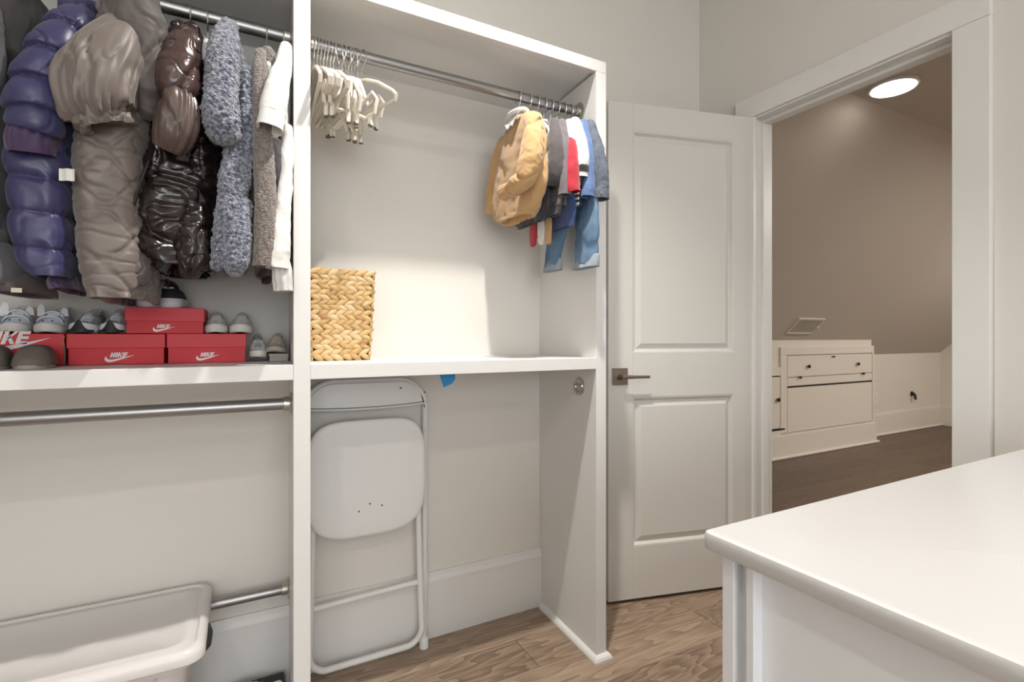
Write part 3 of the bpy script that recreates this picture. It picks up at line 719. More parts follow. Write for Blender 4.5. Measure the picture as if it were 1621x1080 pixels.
# ================================================================== SHOES (local: toe at y=0, heel at y=L, x across, z up)
def shoe_parts(root, L_, Wd, H_, sole_h, m_sole, m_up, m_det, style):
    hw = Wd / 2
    def wid(t): return hw * (0.80 + 0.20 * sin(pi * min(1, (t + 0.16) / 0.75) * 0.5) if t < 0.42 else 1.0 - 0.22 * ((t - 0.42) / 0.58) ** 1.2)
    def sole_ring(t, grow=1.0):
        w = wid(t) * grow; 
        return w
    R = []; n = 20
    pts = []
    def outline(gr):
        P = []
        for i in range(40):
            a = 2 * pi * i / 40; y = L_ / 2 - L_ / 2 * cos(a) 
            t = y / L_
            edge = min(1, sqrt(max(0, 1 - (max(0, 0.22 - t) / 0.22) ** 2.2)) if t < 0.22 else (sqrt(max(0, 1 - (max(0, t - 0.82) / 0.18) ** 2.2)) if t > 0.82 else 1))
            x = wid(t) * edge * (1 if a < pi else -1)
            P.append((x * gr, L_ / 2 + (y - L_ / 2) * (1 + (gr - 1) * 0.35)))
        return P
    o0 = outline(0.94); o1 = outline(1.07); o2 = outline(1.03)
    sp = lambda y: 0.006 * max(0, 1 - y / (0.25 * L_)) ** 2
    sole = MB().rings([[(x, y, 0 + sp(y)) for x, y in o0], [(x, y, sole_h * 0.25 + sp(y)) for x, y in o1], [(x, y, sole_h * 0.85 + sp(y)) for x, y in o1], [(x, y, sole_h + sp(y)) for x, y in o2]])
    so_ = sole.build('sole', m_sole, root, smooth=True, world=False, angle=60)
    # upper: rings along y
    R = []
    for i in range(27):
        t = i / 26; y = L_ * (0.015 + 0.97 * t)
        edge = sqrt(max(0.03, 1 - (max(0, 0.24 - t) / 0.245) ** 2)) if t < 0.24 else (sqrt(max(0.05, 1 - (max(0, t - 0.84) / 0.165) ** 2)) if t > 0.84 else 1)
        w = wid(t) * edge
        hh = H_ * (0.36 + 0.20 * min(1, t / 0.3) + 0.44 * max(0, min(1, (t - 0.26) / 0.24)) ** 1.1) * (0.35 + 0.65 * min(1, edge + 0.05)) if t < 0.6 else H_ * (1.0 + 0.10 * (t - 0.6) / 0.4) * (0.5 + 0.5 * edge)
        e = 0.66 if t < 0.4 else 0.55
        ring = []
        for q in range(n):
            a = 2 * pi * q / n
            if sin(a) >= -1e-6:
                taper = 1 - 0.16 * sin(a) * min(1, t / 0.4)
                ring.append((w * sg(cos(a), e) * taper, y, sole_h * 0.8 + (hh - sole_h * 0.8) * abs(sin(a)) ** 0.62))
            else: ring.append((w * sg(cos(a), e), y, sole_h * 0.75))
        R.append(ring)
    up = MB().rings(R).build('upper', m_up, root, smooth=True, world=False, angle=70)
    # collar opening
    cy = L_ * 0.70; cz = H_ * 1.035
    MB().rings([[(hw * 0.50 * sc * cos(2 * pi * k / 20), cy + L_ * 0.22 * sc * sin(2 * pi * k / 20), cz + dz + 0.012 * max(0, sin(2 * pi * k / 20))) for k in range(20)] for sc, dz in ((1.0, -0.004), (1.1, 0.0), (1.0, 0.004), (0.7, -0.002), (0.1, -0.006))]).build('collar', m_det, root, smooth=True, world=False)
    # tongue
    MB().rings([[(wx * cos(2 * pi * k / 12), yy + 0.003 * sin(2 * pi * k / 12), zz) for k in range(12)] for wx, yy, zz in ((0.010, L_ * 0.40, H_ * 0.84), (0.013, L_ * 0.43, H_ * 0.96), (0.013, L_ * 0.46, H_ * 1.04), (0.010, L_ * 0.475, H_ * 1.08))]).build('tongue', m_up, root, smooth=True, world=False)
    if style in ('lace', 'runner', 'heel'):
        for k_ in range(4):
            yy = L_ * (0.30 + 0.045 * k_); zz = H_ * (0.66 + 0.10 * k_)
            w_ = hw * 0.55
            MB().tube([(-w_, yy + 0.006, zz - 0.008), (-w_ * 0.4, yy, zz + 0.002), (w_ * 0.4, yy - 0.001, zz + 0.002), (w_, yy + 0.006, zz - 0.008)], 0.0019, 6).build('lace', m_det if style == 'lace' else m_sole, up, smooth=True, world=False)
    if style == 'strap':
        for k_, (yy, zz, ww) in enumerate(((0.30, 0.70, 0.90), (0.44, 0.96, 0.84))):
            R = []
            for i in range(13):
                a = pi * (0.06 + 0.88 * i / 12); w_ = hw * ww
                c = Vector((w_ * sg(cos(a), .8), L_ * yy, H_ * (0.34 + (zz - 0.34) * sin(a) ** 0.8) + 0.004))
                R.append([c + Vector((0, -0.009, 0)), c + Vector((0, -0.009, 0.003)), c + Vector((0, 0.009, 0.004)), c + Vector((0, 0.009, 0.001))])
            MB().rings(R).build('strap', m_det, up, smooth=True, world=False)
        # strap ends sticking up
        for sx, yy, h_ in ((-0.9, 0.46, 0.026), (0.75, 0.44, 0.018)):
            x = sx * hw
            MB().prism([(x - 0.008, H_ * 0.85), (x + 0.008, H_ * 0.85), (x + 0.006, H_ * 0.85 + h_), (x - 0.002, H_ * 0.85 + h_ * 1.25), (x - 0.008, H_ * 0.85 + h_ * 0.7)], 'y', L_ * yy, L_ * yy + 0.003).build('strap_end', m_det, up, world=False)
        for sx in (-0.3, 0.35):
            MB().lathe([(0.0001, -0.0015), (0.002, -0.001), (0.002, 0.001)], (hw * sx, L_ * 0.13, H_ * 0.60), 'y', 10).build('eyelet', mat('eyelet_dark', (0.08, 0.09, 0.11), .6), up, world=False)
    if style == 'runner':
        # black toe wrap rising in an arch over the toe
        R = []
        for i in range(17):
            a = -1.15 + 2.3 * i / 16
            x = hw * 1.08 * sin(a) * 0.93; y = L_ * 0.13 - L_ * 0.155 * cos(a)
            hh = H_ * 0.50 * exp(-(a / 0.36) ** 2) + sole_h * 0.30
            nrm = Vector((sin(a), -cos(a), 0))
            c = Vector((x, y, 0.003))
            R.append([c, c + nrm * 0.003, c + nrm * 0.002 + Vector((0, 0.004 * hh / 0.03, hh)), c + Vector((0, 0.004 * hh / 0.03 + 0.002, hh))])
        MB().rings(R).build('toe_wrap', BLACKM, so_, smooth=True, world=False)
    if style == 'heel':
        MB().tube([(0.0, L_ * 0.985, H_ * 1.0), (0.006, L_ * 1.02, H_ * 1.12), (0.010, L_ * 1.03, H_ * 1.32), (0.004, L_ * 0.99, H_ * 1.34), (0.0, L_ * 0.95, H_ * 1.15)], 0.0042, 8).build('pull_loop', BLACKM, up, smooth=True, world=False)
        MB().box(-0.011, 0.011, L_ * 0.975, L_ * 0.985, H_ * 0.93, H_ * 1.02).build('heel_label', mat('pale_grey_print', (0.62, 0.62, 0.62), .6), up, bevel=0.001, world=False)
def shoe(name, label, loc, rz, L_, Wd, H_, sh_, ms, mu, md, style, group, tilt=(0, 0)):
    r = thing(name, (0, 0, 0), label, 'shoe', group)
    shoe_parts(r, L_, Wd, H_, sh_, ms, mu, md, style)
    r.location = loc; r.rotation_euler = (tilt[0], tilt[1], rz)
    return r
WLE = mat('white_leather', (0.80, 0.83, 0.88), 0.5, bump=(60, 0.25, 0.004))
WSO = mat('white_rubber', (0.74, 0.72, 0.68), 0.55, bump=(80, 0.1, 0.001))
GME = mat('grey_mesh', (0.36, 0.36, 0.35), 0.8, bump=(500, 0.4, 0.001, 'voronoi'))
LGR = mat('light_grey_knit', (0.62, 0.62, 0.60), 0.75, bump=(420, 0.3, 0.001, 'voronoi'))
BKN = mat('black_knit', (0.018, 0.018, 0.020), 0.7, bump=(400, 0.4, 0.001, 'voronoi'))
BEI = mat('beige_canvas', (0.52, 0.47, 0.40), 0.85, bump=(350, 0.3, 0.001))
LAV = mat('lavender_white_foam', (0.76, 0.73, 0.78), 0.5)
G1, G2, G3, G4 = 'white strapped shoes', 'grey runners with black toe wrap', 'black and white trainers', 'pale grey lace shoes'
TZ = 1.0988
shoe('child_shoe', 'white strapped child shoe nearest the left picture edge', (-0.535, 1.608, TZ), 0.10, 0.130, 0.053, 0.050, 0.020, WSO, WLE, WLE, 'strap', G1)
shoe('child_shoe', 'white strapped child shoe with upright strap, middle of the white ones', (-0.481, 1.606, TZ), 0.10, 0.130, 0.054, 0.054, 0.020, WSO, WLE, WLE, 'strap', G1)
shoe('child_shoe', 'white strapped child shoe beside the grey runners', (-0.424, 1.606, TZ), -0.06, 0.130, 0.056, 0.052, 0.020, WSO, WLE, WLE, 'strap', G1)
shoe('child_shoe', 'left grey runner with black arched toe on the wide box', (-0.3595, 1.606, TZ), -0.12, 0.130, 0.056, 0.050, 0.022, WLE, GME, LGR, 'runner', G2)
shoe('child_shoe', 'right grey runner with black arched toe beside the stacked box', (-0.2975, 1.606, TZ), -0.05, 0.130, 0.054, 0.052, 0.022, WLE, GME, LGR, 'runner', G2)
shoe('child_shoe', 'left black trainer with thick white sole under the taupe coat', (-0.232, 1.735, 1.1685), pi + 0.12, 0.130, 0.060, 0.052, 0.025, LAV, BKN, BKN, 'heel', G3)
shoe('child_shoe', 'right black trainer with thick white sole and heel loop', (-0.166, 1.735, 1.1685), pi - 0.06, 0.130, 0.061, 0.054, 0.025, LAV, BKN, BKN, 'heel', G3)
shoe('child_shoe', 'left pale grey lace shoe beside the stacked red box', (-0.066, 1.603, TZ + 0.001), 0.02, 0.130, 0.056, 0.048, 0.021, WSO, LGR, LGR, 'lace', G4)
shoe('child_shoe', 'right pale grey lace shoe at the end of the red boxes', (-0.008, 1.603, TZ + 0.001), -0.06, 0.130, 0.058, 0.048, 0.021, WSO, LGR, LGR, 'lace', G4)
shoe('child_shoe', 'white slip shoe on the shelf between red box and beige shoe', (0.037, 1.600, SHZ + 0.008), 0.02, 0.120, 0.046, 0.044, 0.018, WSO, mat('cool_white_knit', (0.66, 0.68, 0.70), .7, bump=(300, .2, .001)), GME, 'lace', None, (0.10, 0.05))
gb = thing('grey_box', (0.092, 1.64, SHZ), 'small flat grey box under the beige shoe', 'box')
MB().box(0.066, 0.1135, 1.583, 1.740, SHZ, SHZ + 0.014).build('box', mat('grey_card', (0.36, 0.34, 0.31), .7), gb, bevel=0.0008, seg=1)
MB().box(0.0645, 0.1145, 1.581, 1.742, SHZ + 0.014, SHZ + 0.0215).build('lid', mat('grey_card_lid', (0.40, 0.38, 0.35), .7), gb, bevel=0.0008, seg=1)
shoe('child_shoe', 'beige canvas shoe tipped on a small grey box by the divider', (0.080, 1.592, SHZ + 0.0245), -0.10, 0.120, 0.054, 0.046, 0.012, BEI, BEI, BEI, 'lace', None, (-0.06, 0.06))
# brown slippers near the shelf edge
BRN = mat('brown_suede', (0.135, 0.115, 0.10), 0.75, bump=(160, 0.25, 0.002))
for x, lb, rz in ((-0.411, 'dark brown slipper near the shelf edge in front of the lettered box', 0.05), (-0.480, 'dark brown slipper cut by the left picture edge', 0.1)):
    r = thing('slipper', (0, 0, 0), lb, 'slipper', 'brown slippers')
    R = []
    for i in range(21):
        t = i / 20; y = 0.12 * t
        ed = sqrt(max(0.03, 1 - (max(0, 0.4 - t) / 0.41) ** 2.4)) if t < 0.4 else (sqrt(max(.06, 1 - (max(0, t - 0.8) / 0.21) ** 2)) if t > .8 else 1)
        w = 0.034 * ed; hh = 0.046 * (0.45 + 0.55 * min(1, t / 0.35)) * (0.4 + 0.6 * ed)
        R.append([(w * sg(cos(2 * pi * q / 20), .8), y, 0.006 + (hh * sin(2 * pi * q / 20) ** 1 if sin(2 * pi * q / 20) > 0 else 0)) for q in range(20)])
    MB().rings(R).build('upper', BRN, r, smooth=True, world=False, angle=70)
    MB().rings([[(x_ * g_, y_, z_) for x_, y_ in [(0.035 * (1.02) * cos(2 * pi * q / 28) * (0.95), 0.06 - 0.063 * sin(2 * pi * q / 28)) for q in range(28)]] for g_, z_ in ((0.96, 0.0), (1.0, 0.002), (1.0, 0.007), (0.95, 0.008))]).build('sole', mat('tan_sole', (0.34, 0.29, 0.25), .7), r, smooth=True, world=False, angle=60)
    MB().tube([(0.026 * cos(a), 0.062 + 0.004 * cos(a), 0.012 + 0.034 * sin(a)) for a in [pi * k / 12 for k in range(13)]], 0.0022, 6).build('seam', BRN, r, smooth=True, world=False)
    r.location = (x, 1.447, SHZ); r.rotation_euler = (0, 0, rz)
# small zip pouch standing between the lettered box and the wide box
zp = thing('zip_pull', (-0.382, 1.592, SHZ), 'thin dark zip cord hanging between two red boxes', 'cord')
MB().tube([(-0.3828, 1.5915, SHZ + 0.002), (-0.3822, 1.591, SHZ + 0.03), (-0.3835, 1.5912, SHZ + 0.048)], 0.0018, 6).build('cord', mat('zip_dark', (0.12, 0.10, 0.10), .5), zp, smooth=True)
MB().tube([(-0.3835, 1.5912, SHZ + 0.048), (-0.3855, 1.591, SHZ + 0.060), (-0.3835, 1.591, SHZ + 0.072)], 0.0016, 6).build('tab', mat('zip_tan', (0.45, 0.2, 0.1), .5), zp, smooth=True)
#@@GARMENTS
# ================================================================== HANGERS
def hanger_proto(kind, m_frame):
    r = thing('clothes_hanger', (0, 0, 0), 'x', 'hanger')
    hw_ = {'plain': 0.150, 'notched': 0.105, 'coat': 0.130}[kind]
    hook = [(0, 0.0200 * cos(radians(a)), 0.0200 * sin(radians(a))) for a in range(-40, 181, 20)]
    hook += [(0, -0.019, -0.012), (0, -0.010, -0.026), (0, 0, -0.034), (0, 0, -0.052), (0, 0, -0.068)]
    MB().tube(hook, 0.0018, 8).build('hook', CHROME, r, smooth=True, world=False)
    def frm(ysc):
        P = [(0, 0.0, -0.066), (0, 0.020, -0.070), (0, 0.07, -0.092), (0, hw_ * 0.9, -0.135), (0, hw_, -0.150), (0, hw_ * 0.97, -0.162), (0, hw_ * 0.8, -0.164), (0, 0, -0.160)]
        return P + [(0, -y, z) for _, y, z in P[1:-1][::-1]]
    P = frm(1)
    R = []
    if kind == 'notched':
        P = [(0, 0.0, -0.066), (0, 0.016, -0.072), (0, 0.030, -0.105), (0, 0.050, -0.150), (0, 0.085, -0.128), (0, 0.100, -0.150), (0, 0.090, -0.185), (0, 0.060, -0.195), (0, 0.030, -0.178), (0, 0, -0.165)]
        P = P + [(0, -y, z) for _, y, z in P[1:-1][::-1]]
        MB().tube(P, 0.0056, 8, closed=True).build('frame', m_frame, r, smooth=True, world=False)
        for s_ in (-1, 1):
            MB().box(-0.005, 0.005, s_ * 0.075 - 0.007, s_ * 0.075 + 0.007, -0.218, -0.185).build('clip', m_frame, r, bevel=0.002, world=False)
            MB().box(-0.0055, 0.0055, s_ * 0.075 - 0.004, s_ * 0.075 + 0.004, -0.221, -0.213).build('clip_pad', mat('clip_pad_brown', (0.12, 0.10, 0.08), .6), r, bevel=0.001, world=False)
    else:
        MB().tube(P, 0.0052 if kind == 'plain' else 0.006, 8, closed=True).build('frame', m_frame, r, smooth=True, world=False)
    return r
PROTO = {k_: hanger_proto(k_, m_) for k_, m_ in (('plain', CREAMP), ('notched', CREAMP), ('coat', WPLAS))}
USED = {k_: False for k_ in PROTO}
def hang(kind, x, rz, label, group, ty=0.0, z=RZ, ring=True):
    p = PROTO[kind]
    if USED[kind]:
        o = p.copy(); C.objects.link(o)
        for ch_ in p.children:
            c_ = ch_.copy(); C.objects.link(c_); c_.parent = o
    else: o = p; USED[kind] = True
    o.location = (x, RY, z - 0.0022); o.rotation_euler = (ty, 0, rz)
    o['label'] = label
    o['group'] = group
    return o
ORD = ['first', 'second', 'third', 'fourth', 'fifth', 'sixth', 'seventh', 'eighth', 'ninth']
for i in range(7):
    hang('plain', 0.170 + i * 0.0085, random.uniform(-.03, .06) + 0.02 * i, 'empty cream hanger, %s from the divider in the right bay' % ORD[i], 'empty plain cream hangers')
for i in range(7):
    hang('notched', 0.236 + i * 0.0085, (0.55 if i % 2 else -0.45) + random.uniform(-.2, .2), 'empty clip hanger, %s of the tangled ones after the plain hangers' % ORD[i], 'empty cream clip hangers', random.uniform(-.12, .12))
hang('plain', 0.299, 0.42, 'empty cream hanger turned outwards at the end of the empty ones', 'empty plain cream hangers')

# ================================================================== COATS ON THE LEFT ROD
def fabric(name, col, rough=0.75, weave=500, st=0.15, sheen=0.3, **k_):
    return mat(name, col, rough, bump=(weave, st, 0.0008), sheen=sheen, **k_)
PUR = fabric('purple_nylon', (0.044, 0.037, 0.122), 0.36, 40, 0.10, 0.15, var=(3.0, (0.027, 0.030, 0.098), 0.3))
PURD = fabric('dark_purple_lining', (0.045, 0.018, 0.075), 0.6)
TAU = fabric('taupe_nylon', (0.158, 0.130, 0.115), 0.48, 60, 0.12, 0.3)
TAUD = fabric('taupe_lining', (0.085, 0.070, 0.066), 0.6, 60, 0.12)
BRS = mat('dark_brown_glossy_nylon', (0.013, 0.008, 0.008), 0.22, bump=(30, 0.35, 0.004), coat=0.2)
BRC = mat('brown_cuff_nylon', (0.085, 0.058, 0.050), 0.34, bump=(35, 0.3, 0.004))
SHE = mat('blue_grey_sherpa', (0.055, 0.068, 0.115), 0.95, bump=(260, 0.9, 0.004, 'voronoi'), var=(150, (0.30, 0.31, 0.365), 0.11), sheen=0.5)
FLE = mat('brown_grey_fleece', (0.13, 0.105, 0.095), 0.95, bump=(300, 0.8, 0.003, 'voronoi'), var=(180, (0.27, 0.235, 0.215), 0.15), sheen=0.4)
WHI = fabric('white_cotton', (0.76, 0.745, 0.72), 0.85, 350, 0.12, 0.1)
CHA = fabric('charcoal_wool', (0.055, 0.050, 0.052), 0.9, 200, 0.3)
GRY = fabric('slate_grey_nylon', (0.125, 0.125, 0.135), 0.5, 50, 0.2)
TAGM = mat('care_tag_white', (0.78, 0.77, 0.72), 0.8, bump=(500, 0.2, 0.0005, 'X'))
CARD = fabric('dark_cardigan', (0.085, 0.075, 0.075), 0.9, 200, 0.3)

def body(rows, yf, yb, disp, m_, par, name='body', n=72, mm=130, e=0.8, dome=(1, 0), lean=0.0):
    ctrl = []
    for i, (z, xl, xr) in enumerate(rows):
        f = i / (len(rows) - 1)
        hy = (yb - yf) / 2 * (0.75 + 0.25 * min(1, f * 4))
        ctrl.append(((xl + xr) / 2, (yf + yb) / 2 - lean * f, z, max((xr - xl) / 2, 0.006), hy))
    return loft(ctrl, n, mm, disp, True, e, dome).build(name, m_, par, smooth=True, angle=180)
def sleeve(pts, disp, m_, par, name='sleeve', n=56, mm=90, sq=1.0, dome=(1, 0), e=0.9):
    ctrl = [(x, y, z, r, r * sq) for x, y, z, r in pts]
    return loft(ctrl, n, mm, disp, False, e, dome).build(name, m_, par, smooth=True, angle=180)
def coat(name, label, x, cat='coat'):
    return thing(name, (x, RY, 1.2), label, cat, 'coats on the left rod')
def crease(p, f, w=0.09, o=0.0):
    return exp(-(nz(p, f, o) / w) ** 2)
def sm(a, b, x):
    t = min(1, max(0, (x - a) / (b - a))); return t * t * (3 - 2 * t)

# purple puffer
t = coat('puffer_coat', 'purple quilted puffer coat with fat ribbed sleeve, second group from the left', -0.36)
def d_pur(s_, an, p):
    zz = p.z + 0.012 * nz(p, 6, 3.1) + 0.003 * nz(p, 22) + 0.10 * (p.x + 0.36)
    q = abs(sin(pi * (zz - 1.203) / 0.0675))
    seam = exp(-(q / 0.22) ** 2)
    rad = Vector((p.x * 55, p.y * 55, p.z * 16))
    return 0.010 * (q ** 0.38 - 0.8) + exp(-(q / 0.5) ** 2) * (0.0045 * nz(rad, 1) - 0.003 * crease(rad, 0.6, .15)) + 0.005 * nz(p, 11, 8) - 0.002 * crease(p, 13, 0.08, 4)
P_PUR = [(1.805, -0.344, -0.301), (1.746, -0.335, -0.290), (1.659, -0.357, -0.297), (1.544, -0.400, -0.304), (1.487, -0.412, -0.310), (1.406, -0.414, -0.314), (1.338, -0.412, -0.317), (1.271, -0.406, -0.314), (1.235, -0.395, -0.314), (1.212, -0.375, -0.318)]
P_PUR = [(z, a - 0.004, b + 0.004) for z, a, b in P_PUR]
body(P_PUR, 1.310, 1.63, d_pur, PUR, t, n=150, mm=260, e=0.5)
def d_purs(s_, an, p):
    w = 5.2 * (s_ + 0.030 * sin(an + 0.6)); q = w - math.floor(w)
    pr = 1.55 * q ** 0.55 * (1 - q) ** 0.16
    return 0.0135 * (pr - 0.75) + exp(-(min(q, 1 - q) / 0.16) ** 2) * 0.0025 * nz(Vector((an * 2.2, s_ * 9, 0)), 2.0) + 0.003 * nz(p, 18) - 0.002 * crease(p, 17, .08, 1)
sl = sleeve([(-0.290, 1.335, 1.752, 0.024), (-0.310, 1.312, 1.705, 0.033), (-0.328, 1.300, 1.650, 0.039), (-0.343, 1.296, 1.600, 0.041), (-0.352, 1.296, 1.552, 0.043), (-0.356, 1.300, 1.508, 0.043), (-0.360, 1.305, 1.486, 0.036)], d_purs, PUR, t, n=110, mm=220)
sleeve([(-0.360, 1.305, 1.498, 0.034), (-0.364, 1.308, 1.470, 0.038), (-0.364, 1.312, 1.448, 0.036)], lambda s_, an, p: 0.0025 * sin(an * 13) * (1 - s_) + 0.003 * nz(p, 30), PURD, t, 'cuff', mm=30)
body([(1.225, -0.365, -0.316), (1.205, -0.362, -0.314), (1.190, -0.356, -0.310)], 1.335, 1.60, lambda s_, an, p: 0.004 * nz(p, 35) + 0.004 * sin(an * 7) * s_, PURD, t, 'lining_hem', 60, 16)
sleeve([(-0.300, 1.36, 1.775, 0.022), (-0.296, 1.40, 1.790, 0.030), (-0.30, 1.46, 1.80, 0.030)], lambda s_, an, p: 0.005 * ridged(p, 25), PUR, t, 'collar', mm=30, dome=(1, 1))

# taupe parka
t = coat('parka', 'taupe diamond-quilted parka with gathered cuff, widest coat on the rod', -0.25)
def quilt(p, sz, amp):
    a = (p.z + (p.x) * 1.0 + p.y * 0.6) / sz; b = (p.z - (p.x) * 1.0 - p.y * 0.6) / sz
    da = abs(a - round(a)); db = abs(b - round(b))
    return -amp * (exp(-(da / 0.055) ** 2) + exp(-(db / 0.055) ** 2))
def d_tau(s_, an, p):
    flatz = Vector((p.x, p.y, p.z * 2.2))
    return quilt(p, 0.118, 0.0036) + 0.007 * nz(p, 8, 1.3) - 0.0045 * crease(flatz, 7, 0.07, 2) * (0.5 + nz(p, 5, 9)) - 0.0025 * crease(flatz, 15, 0.08, 5) + (0.006 * sin(an * 15 + 3 * sin(3 * an)) * sm(0.92, 1.0, s_))
P_TAU = [(1.838, -0.262, -0.178), (1.800, -0.282, -0.160), (1.714, -0.275, -0.160), (1.638, -0.300, -0.170), (1.592, -0.317, -0.180), (1.507, -0.319, -0.186), (1.422, -0.318, -0.188), (1.337, -0.314, -0.187), (1.252, -0.308, -0.187), (1.205, -0.300, -0.188), (1.172, -0.284, -0.196)]
P_TAU = [(z, a - 0.004, b + 0.004) for z, a, b in P_TAU]
body(P_TAU, 1.305, 1.66, d_tau, TAU, t, n=170, mm=300, e=0.55)
def d_taus(s_, an, p):
    ray_ = Vector((an * 1.6, s_ * 1.1, 0.0))
    pl = nz(ray_, 1.7, 3.3) + 0.5 * nz(ray_, 3.9, 1.0)
    return 0.016 * pl * sm(0.15, 0.9, s_) - 0.005 * exp(-(pl / 0.10) ** 2) * sm(0.1, 0.6, s_) - 0.004 * crease(p, 8, 0.07, 6) + 0.004 * nz(p, 14, 5) + 0.006 * nz(Vector((an * 5, s_ * 10, 0)), 1.4) * sm(.72, 1, s_)
sleeve([(-0.205, 1.345, 1.765, 0.032), (-0.222, 1.315, 1.715, 0.046), (-0.242, 1.295, 1.655, 0.058), (-0.257, 1.285, 1.600, 0.062), (-0.262, 1.285, 1.560, 0.058), (-0.254, 1.292, 1.532, 0.044)], d_taus, TAU, t, n=140, mm=200)
sleeve([(-0.256, 1.292, 1.546, 0.044), (-0.250, 1.290, 1.528, 0.047), (-0.243, 1.290, 1.512, 0.042)], lambda s_, an, p: 0.010 * nz(Vector((an * 2.6, s_, 0)), 1.5) + 0.005 * nz(p, 60) - 0.004 * crease(p, 40, .12), TAU, t, 'gathered_cuff', n=120, mm=40)
# hood and collar fallen forwards
hd = loft([(-0.228, 1.40, 1.845, 0.030, 0.05), (-0.215, 1.345, 1.815, 0.052, 0.055), (-0.196, 1.320, 1.755, 0.050, 0.048), (-0.184, 1.315, 1.690, 0.042, 0.040), (-0.180, 1.322, 1.630, 0.033, 0.034), (-0.182, 1.335, 1.575, 0.022, 0.026)], 130, 180, lambda s_, an, p: 0.010 * ridged(p, 8, 7.7) - 0.006 * crease(p, 7, .07, 2) - 0.003 * crease(p, 15, .07) + 0.003 * nz(p, 24), False, 0.85, (1, 1)).build('hood', TAUD, t, smooth=True, angle=180)
MB().tube([(-0.272, 1.345, 1.812), (-0.262, 1.325, 1.825), (-0.245, 1.315, 1.828), (-0.232, 1.312, 1.822)], [0.006, 0.008, 0.007, 0.004], 10).build('fur_edge', mat('cream_pile', (0.62, 0.57, 0.50), .9, bump=(400, 1, .003, 'voronoi')), hd, smooth=True)
sleeve([(-0.204, 1.37, 1.285, 0.020), (-0.204, 1.350, 1.250, 0.024), (-0.205, 1.345, 1.222, 0.025), (-0.208, 1.346, 1.206, 0.020)], lambda s_, an, p: 0.007 * ridged(p, 22, 4) - 0.004 * crease(p, 24, .1) + 0.003 * nz(p, 70), TAUD, t, 'hanging_cuff', n=100, mm=90)
tg = MB(); R = []
for i in range(7):
    f = i / 6; R.append([(-0.3215 + 0.0260 * f, 1.3015 - 0.010 * f + 0.002 * sin(f * 9), 1.3995), (-0.3215 + 0.0260 * f, 1.3007 - 0.010 * f + 0.002 * sin(f * 9), 1.3995), (-0.3215 + 0.0260 * f, 1.3007 - 0.010 * f + 0.002 * sin(f * 9), 1.4235), (-0.3215 + 0.0260 * f, 1.3015 - 0.010 * f + 0.002 * sin(f * 9), 1.4235)])
tg.rings(R).build('tag', TAGM, t)

# glossy brown puffer
t = coat('puffer_coat', 'glossy dark brown crumpled puffer coat beside the taupe parka', -0.13)
def d_bro(s_, an, p):
    st = Vector((p.x, p.y, p.z * 1.5))
    return 0.013 * ridged(st, 7, 9.1) - 0.010 * crease(st, 6, 0.08, 3) - 0.006 * crease(p, 14, 0.09, 7) - 0.003 * crease(p, 29, 0.1, 1) + 0.007 * (abs(sin(pi * (p.z + 0.06 * nz(p, 5)) / 0.115)) ** 0.4 - 0.7)
P_BRO = [(1.805, -0.138, -0.094), (1.771, -0.148, -0.082), (1.710, -0.155, -0.076), (1.589, -0.172, -0.062), (1.514, -0.183, -0.058), (1.438, -0.195, -0.060), (1.363, -0.206, -0.068), (1.304, -0.203, -0.074), (1.270, -0.192, -0.078), (1.250, -0.172, -0.082)]
P_BRO = [(z, a - 0.012, b + 0.010) for z, a, b in P_BRO]
body(P_BRO, 1.316, 1.65, d_bro, BRS, t, n=190, mm=300, e=0.55)
sleeve([(-0.098, 1.36, 1.42, 0.024), (-0.098, 1.34, 1.33, 0.034), (-0.100, 1.33, 1.27, 0.034), (-0.106, 1.33, 1.238, 0.026)], lambda s_, an, p: 0.008 * ridged(p, 14, 1.2) - 0.006 * crease(p, 12, .09, 3) - 0.003 * crease(p, 30, .1), BRS, t, 'far_sleeve', n=110, mm=140, dome=(1, 1))
def d_bros(s_, an, p): return 0.006 * ridged(p, 12, 3.3) - 0.006 * crease(Vector((p.x, p.y, p.z * .6)), 12, .09, 2) - 0.003 * crease(p, 28, .1) + 0.004 * (abs(sin(pi * 2.2 * s_)) ** 0.6 - 0.6)
sleeve([(-0.108, 1.345, 1.765, 0.026), (-0.113, 1.318, 1.722, 0.035), (-0.120, 1.300, 1.668, 0.041), (-0.124, 1.294, 1.622, 0.038), (-0.124, 1.294, 1.596, 0.028)], d_bros, mat('brown_glossy_sleeve', (0.060, 0.034, 0.031), 0.24, bump=(30, 0.3, 0.004), coat=0.2), t, n=130, mm=190)
sleeve([(-0.122, 1.290, 1.618, 0.020), (-0.121, 1.286, 1.588, 0.034), (-0.125, 1.284, 1.548, 0.039), (-0.134, 1.288, 1.512, 0.036), (-0.144, 1.296, 1.490, 0.028)], lambda s_, an, p: 0.006 * nz(p, 14, 6) - 0.005 * crease(Vector((p.x, p.y, p.z * .5)), 11, .08, 4) + 0.010 * nz(Vector((an * 2, s_, 0)), 1.6) * (1 - 0.8 * s_), BRC, t, 'turned_cuff', n=130, mm=130)
MB().tube([(-0.168, 1.330, 1.500), (-0.182, 1.322, 1.46), (-0.196, 1.322, 1.41), (-0.210, 1.328, 1.36), (-0.214, 1.335, 1.33)], [0.003, 0.004, 0.003, 0.004, 0.003], 8).build('zip', BRS, t, smooth=True)

# dark cardigan glimpsed behind
t = coat('cardigan', 'dark cardigan hidden between the brown puffer and the fleecy blue coat', -0.07, 'cardigan')
body([(1.800, -0.096, -0.064), (1.758, -0.094, -0.056), (1.629, -0.090, -0.054), (1.468, -0.088, -0.054), (1.36, -0.088, -0.056)], 1.40, 1.64, lambda s_, an, p: 0.004 * ridged(p, 14), CARD, t, n=48, mm=60)

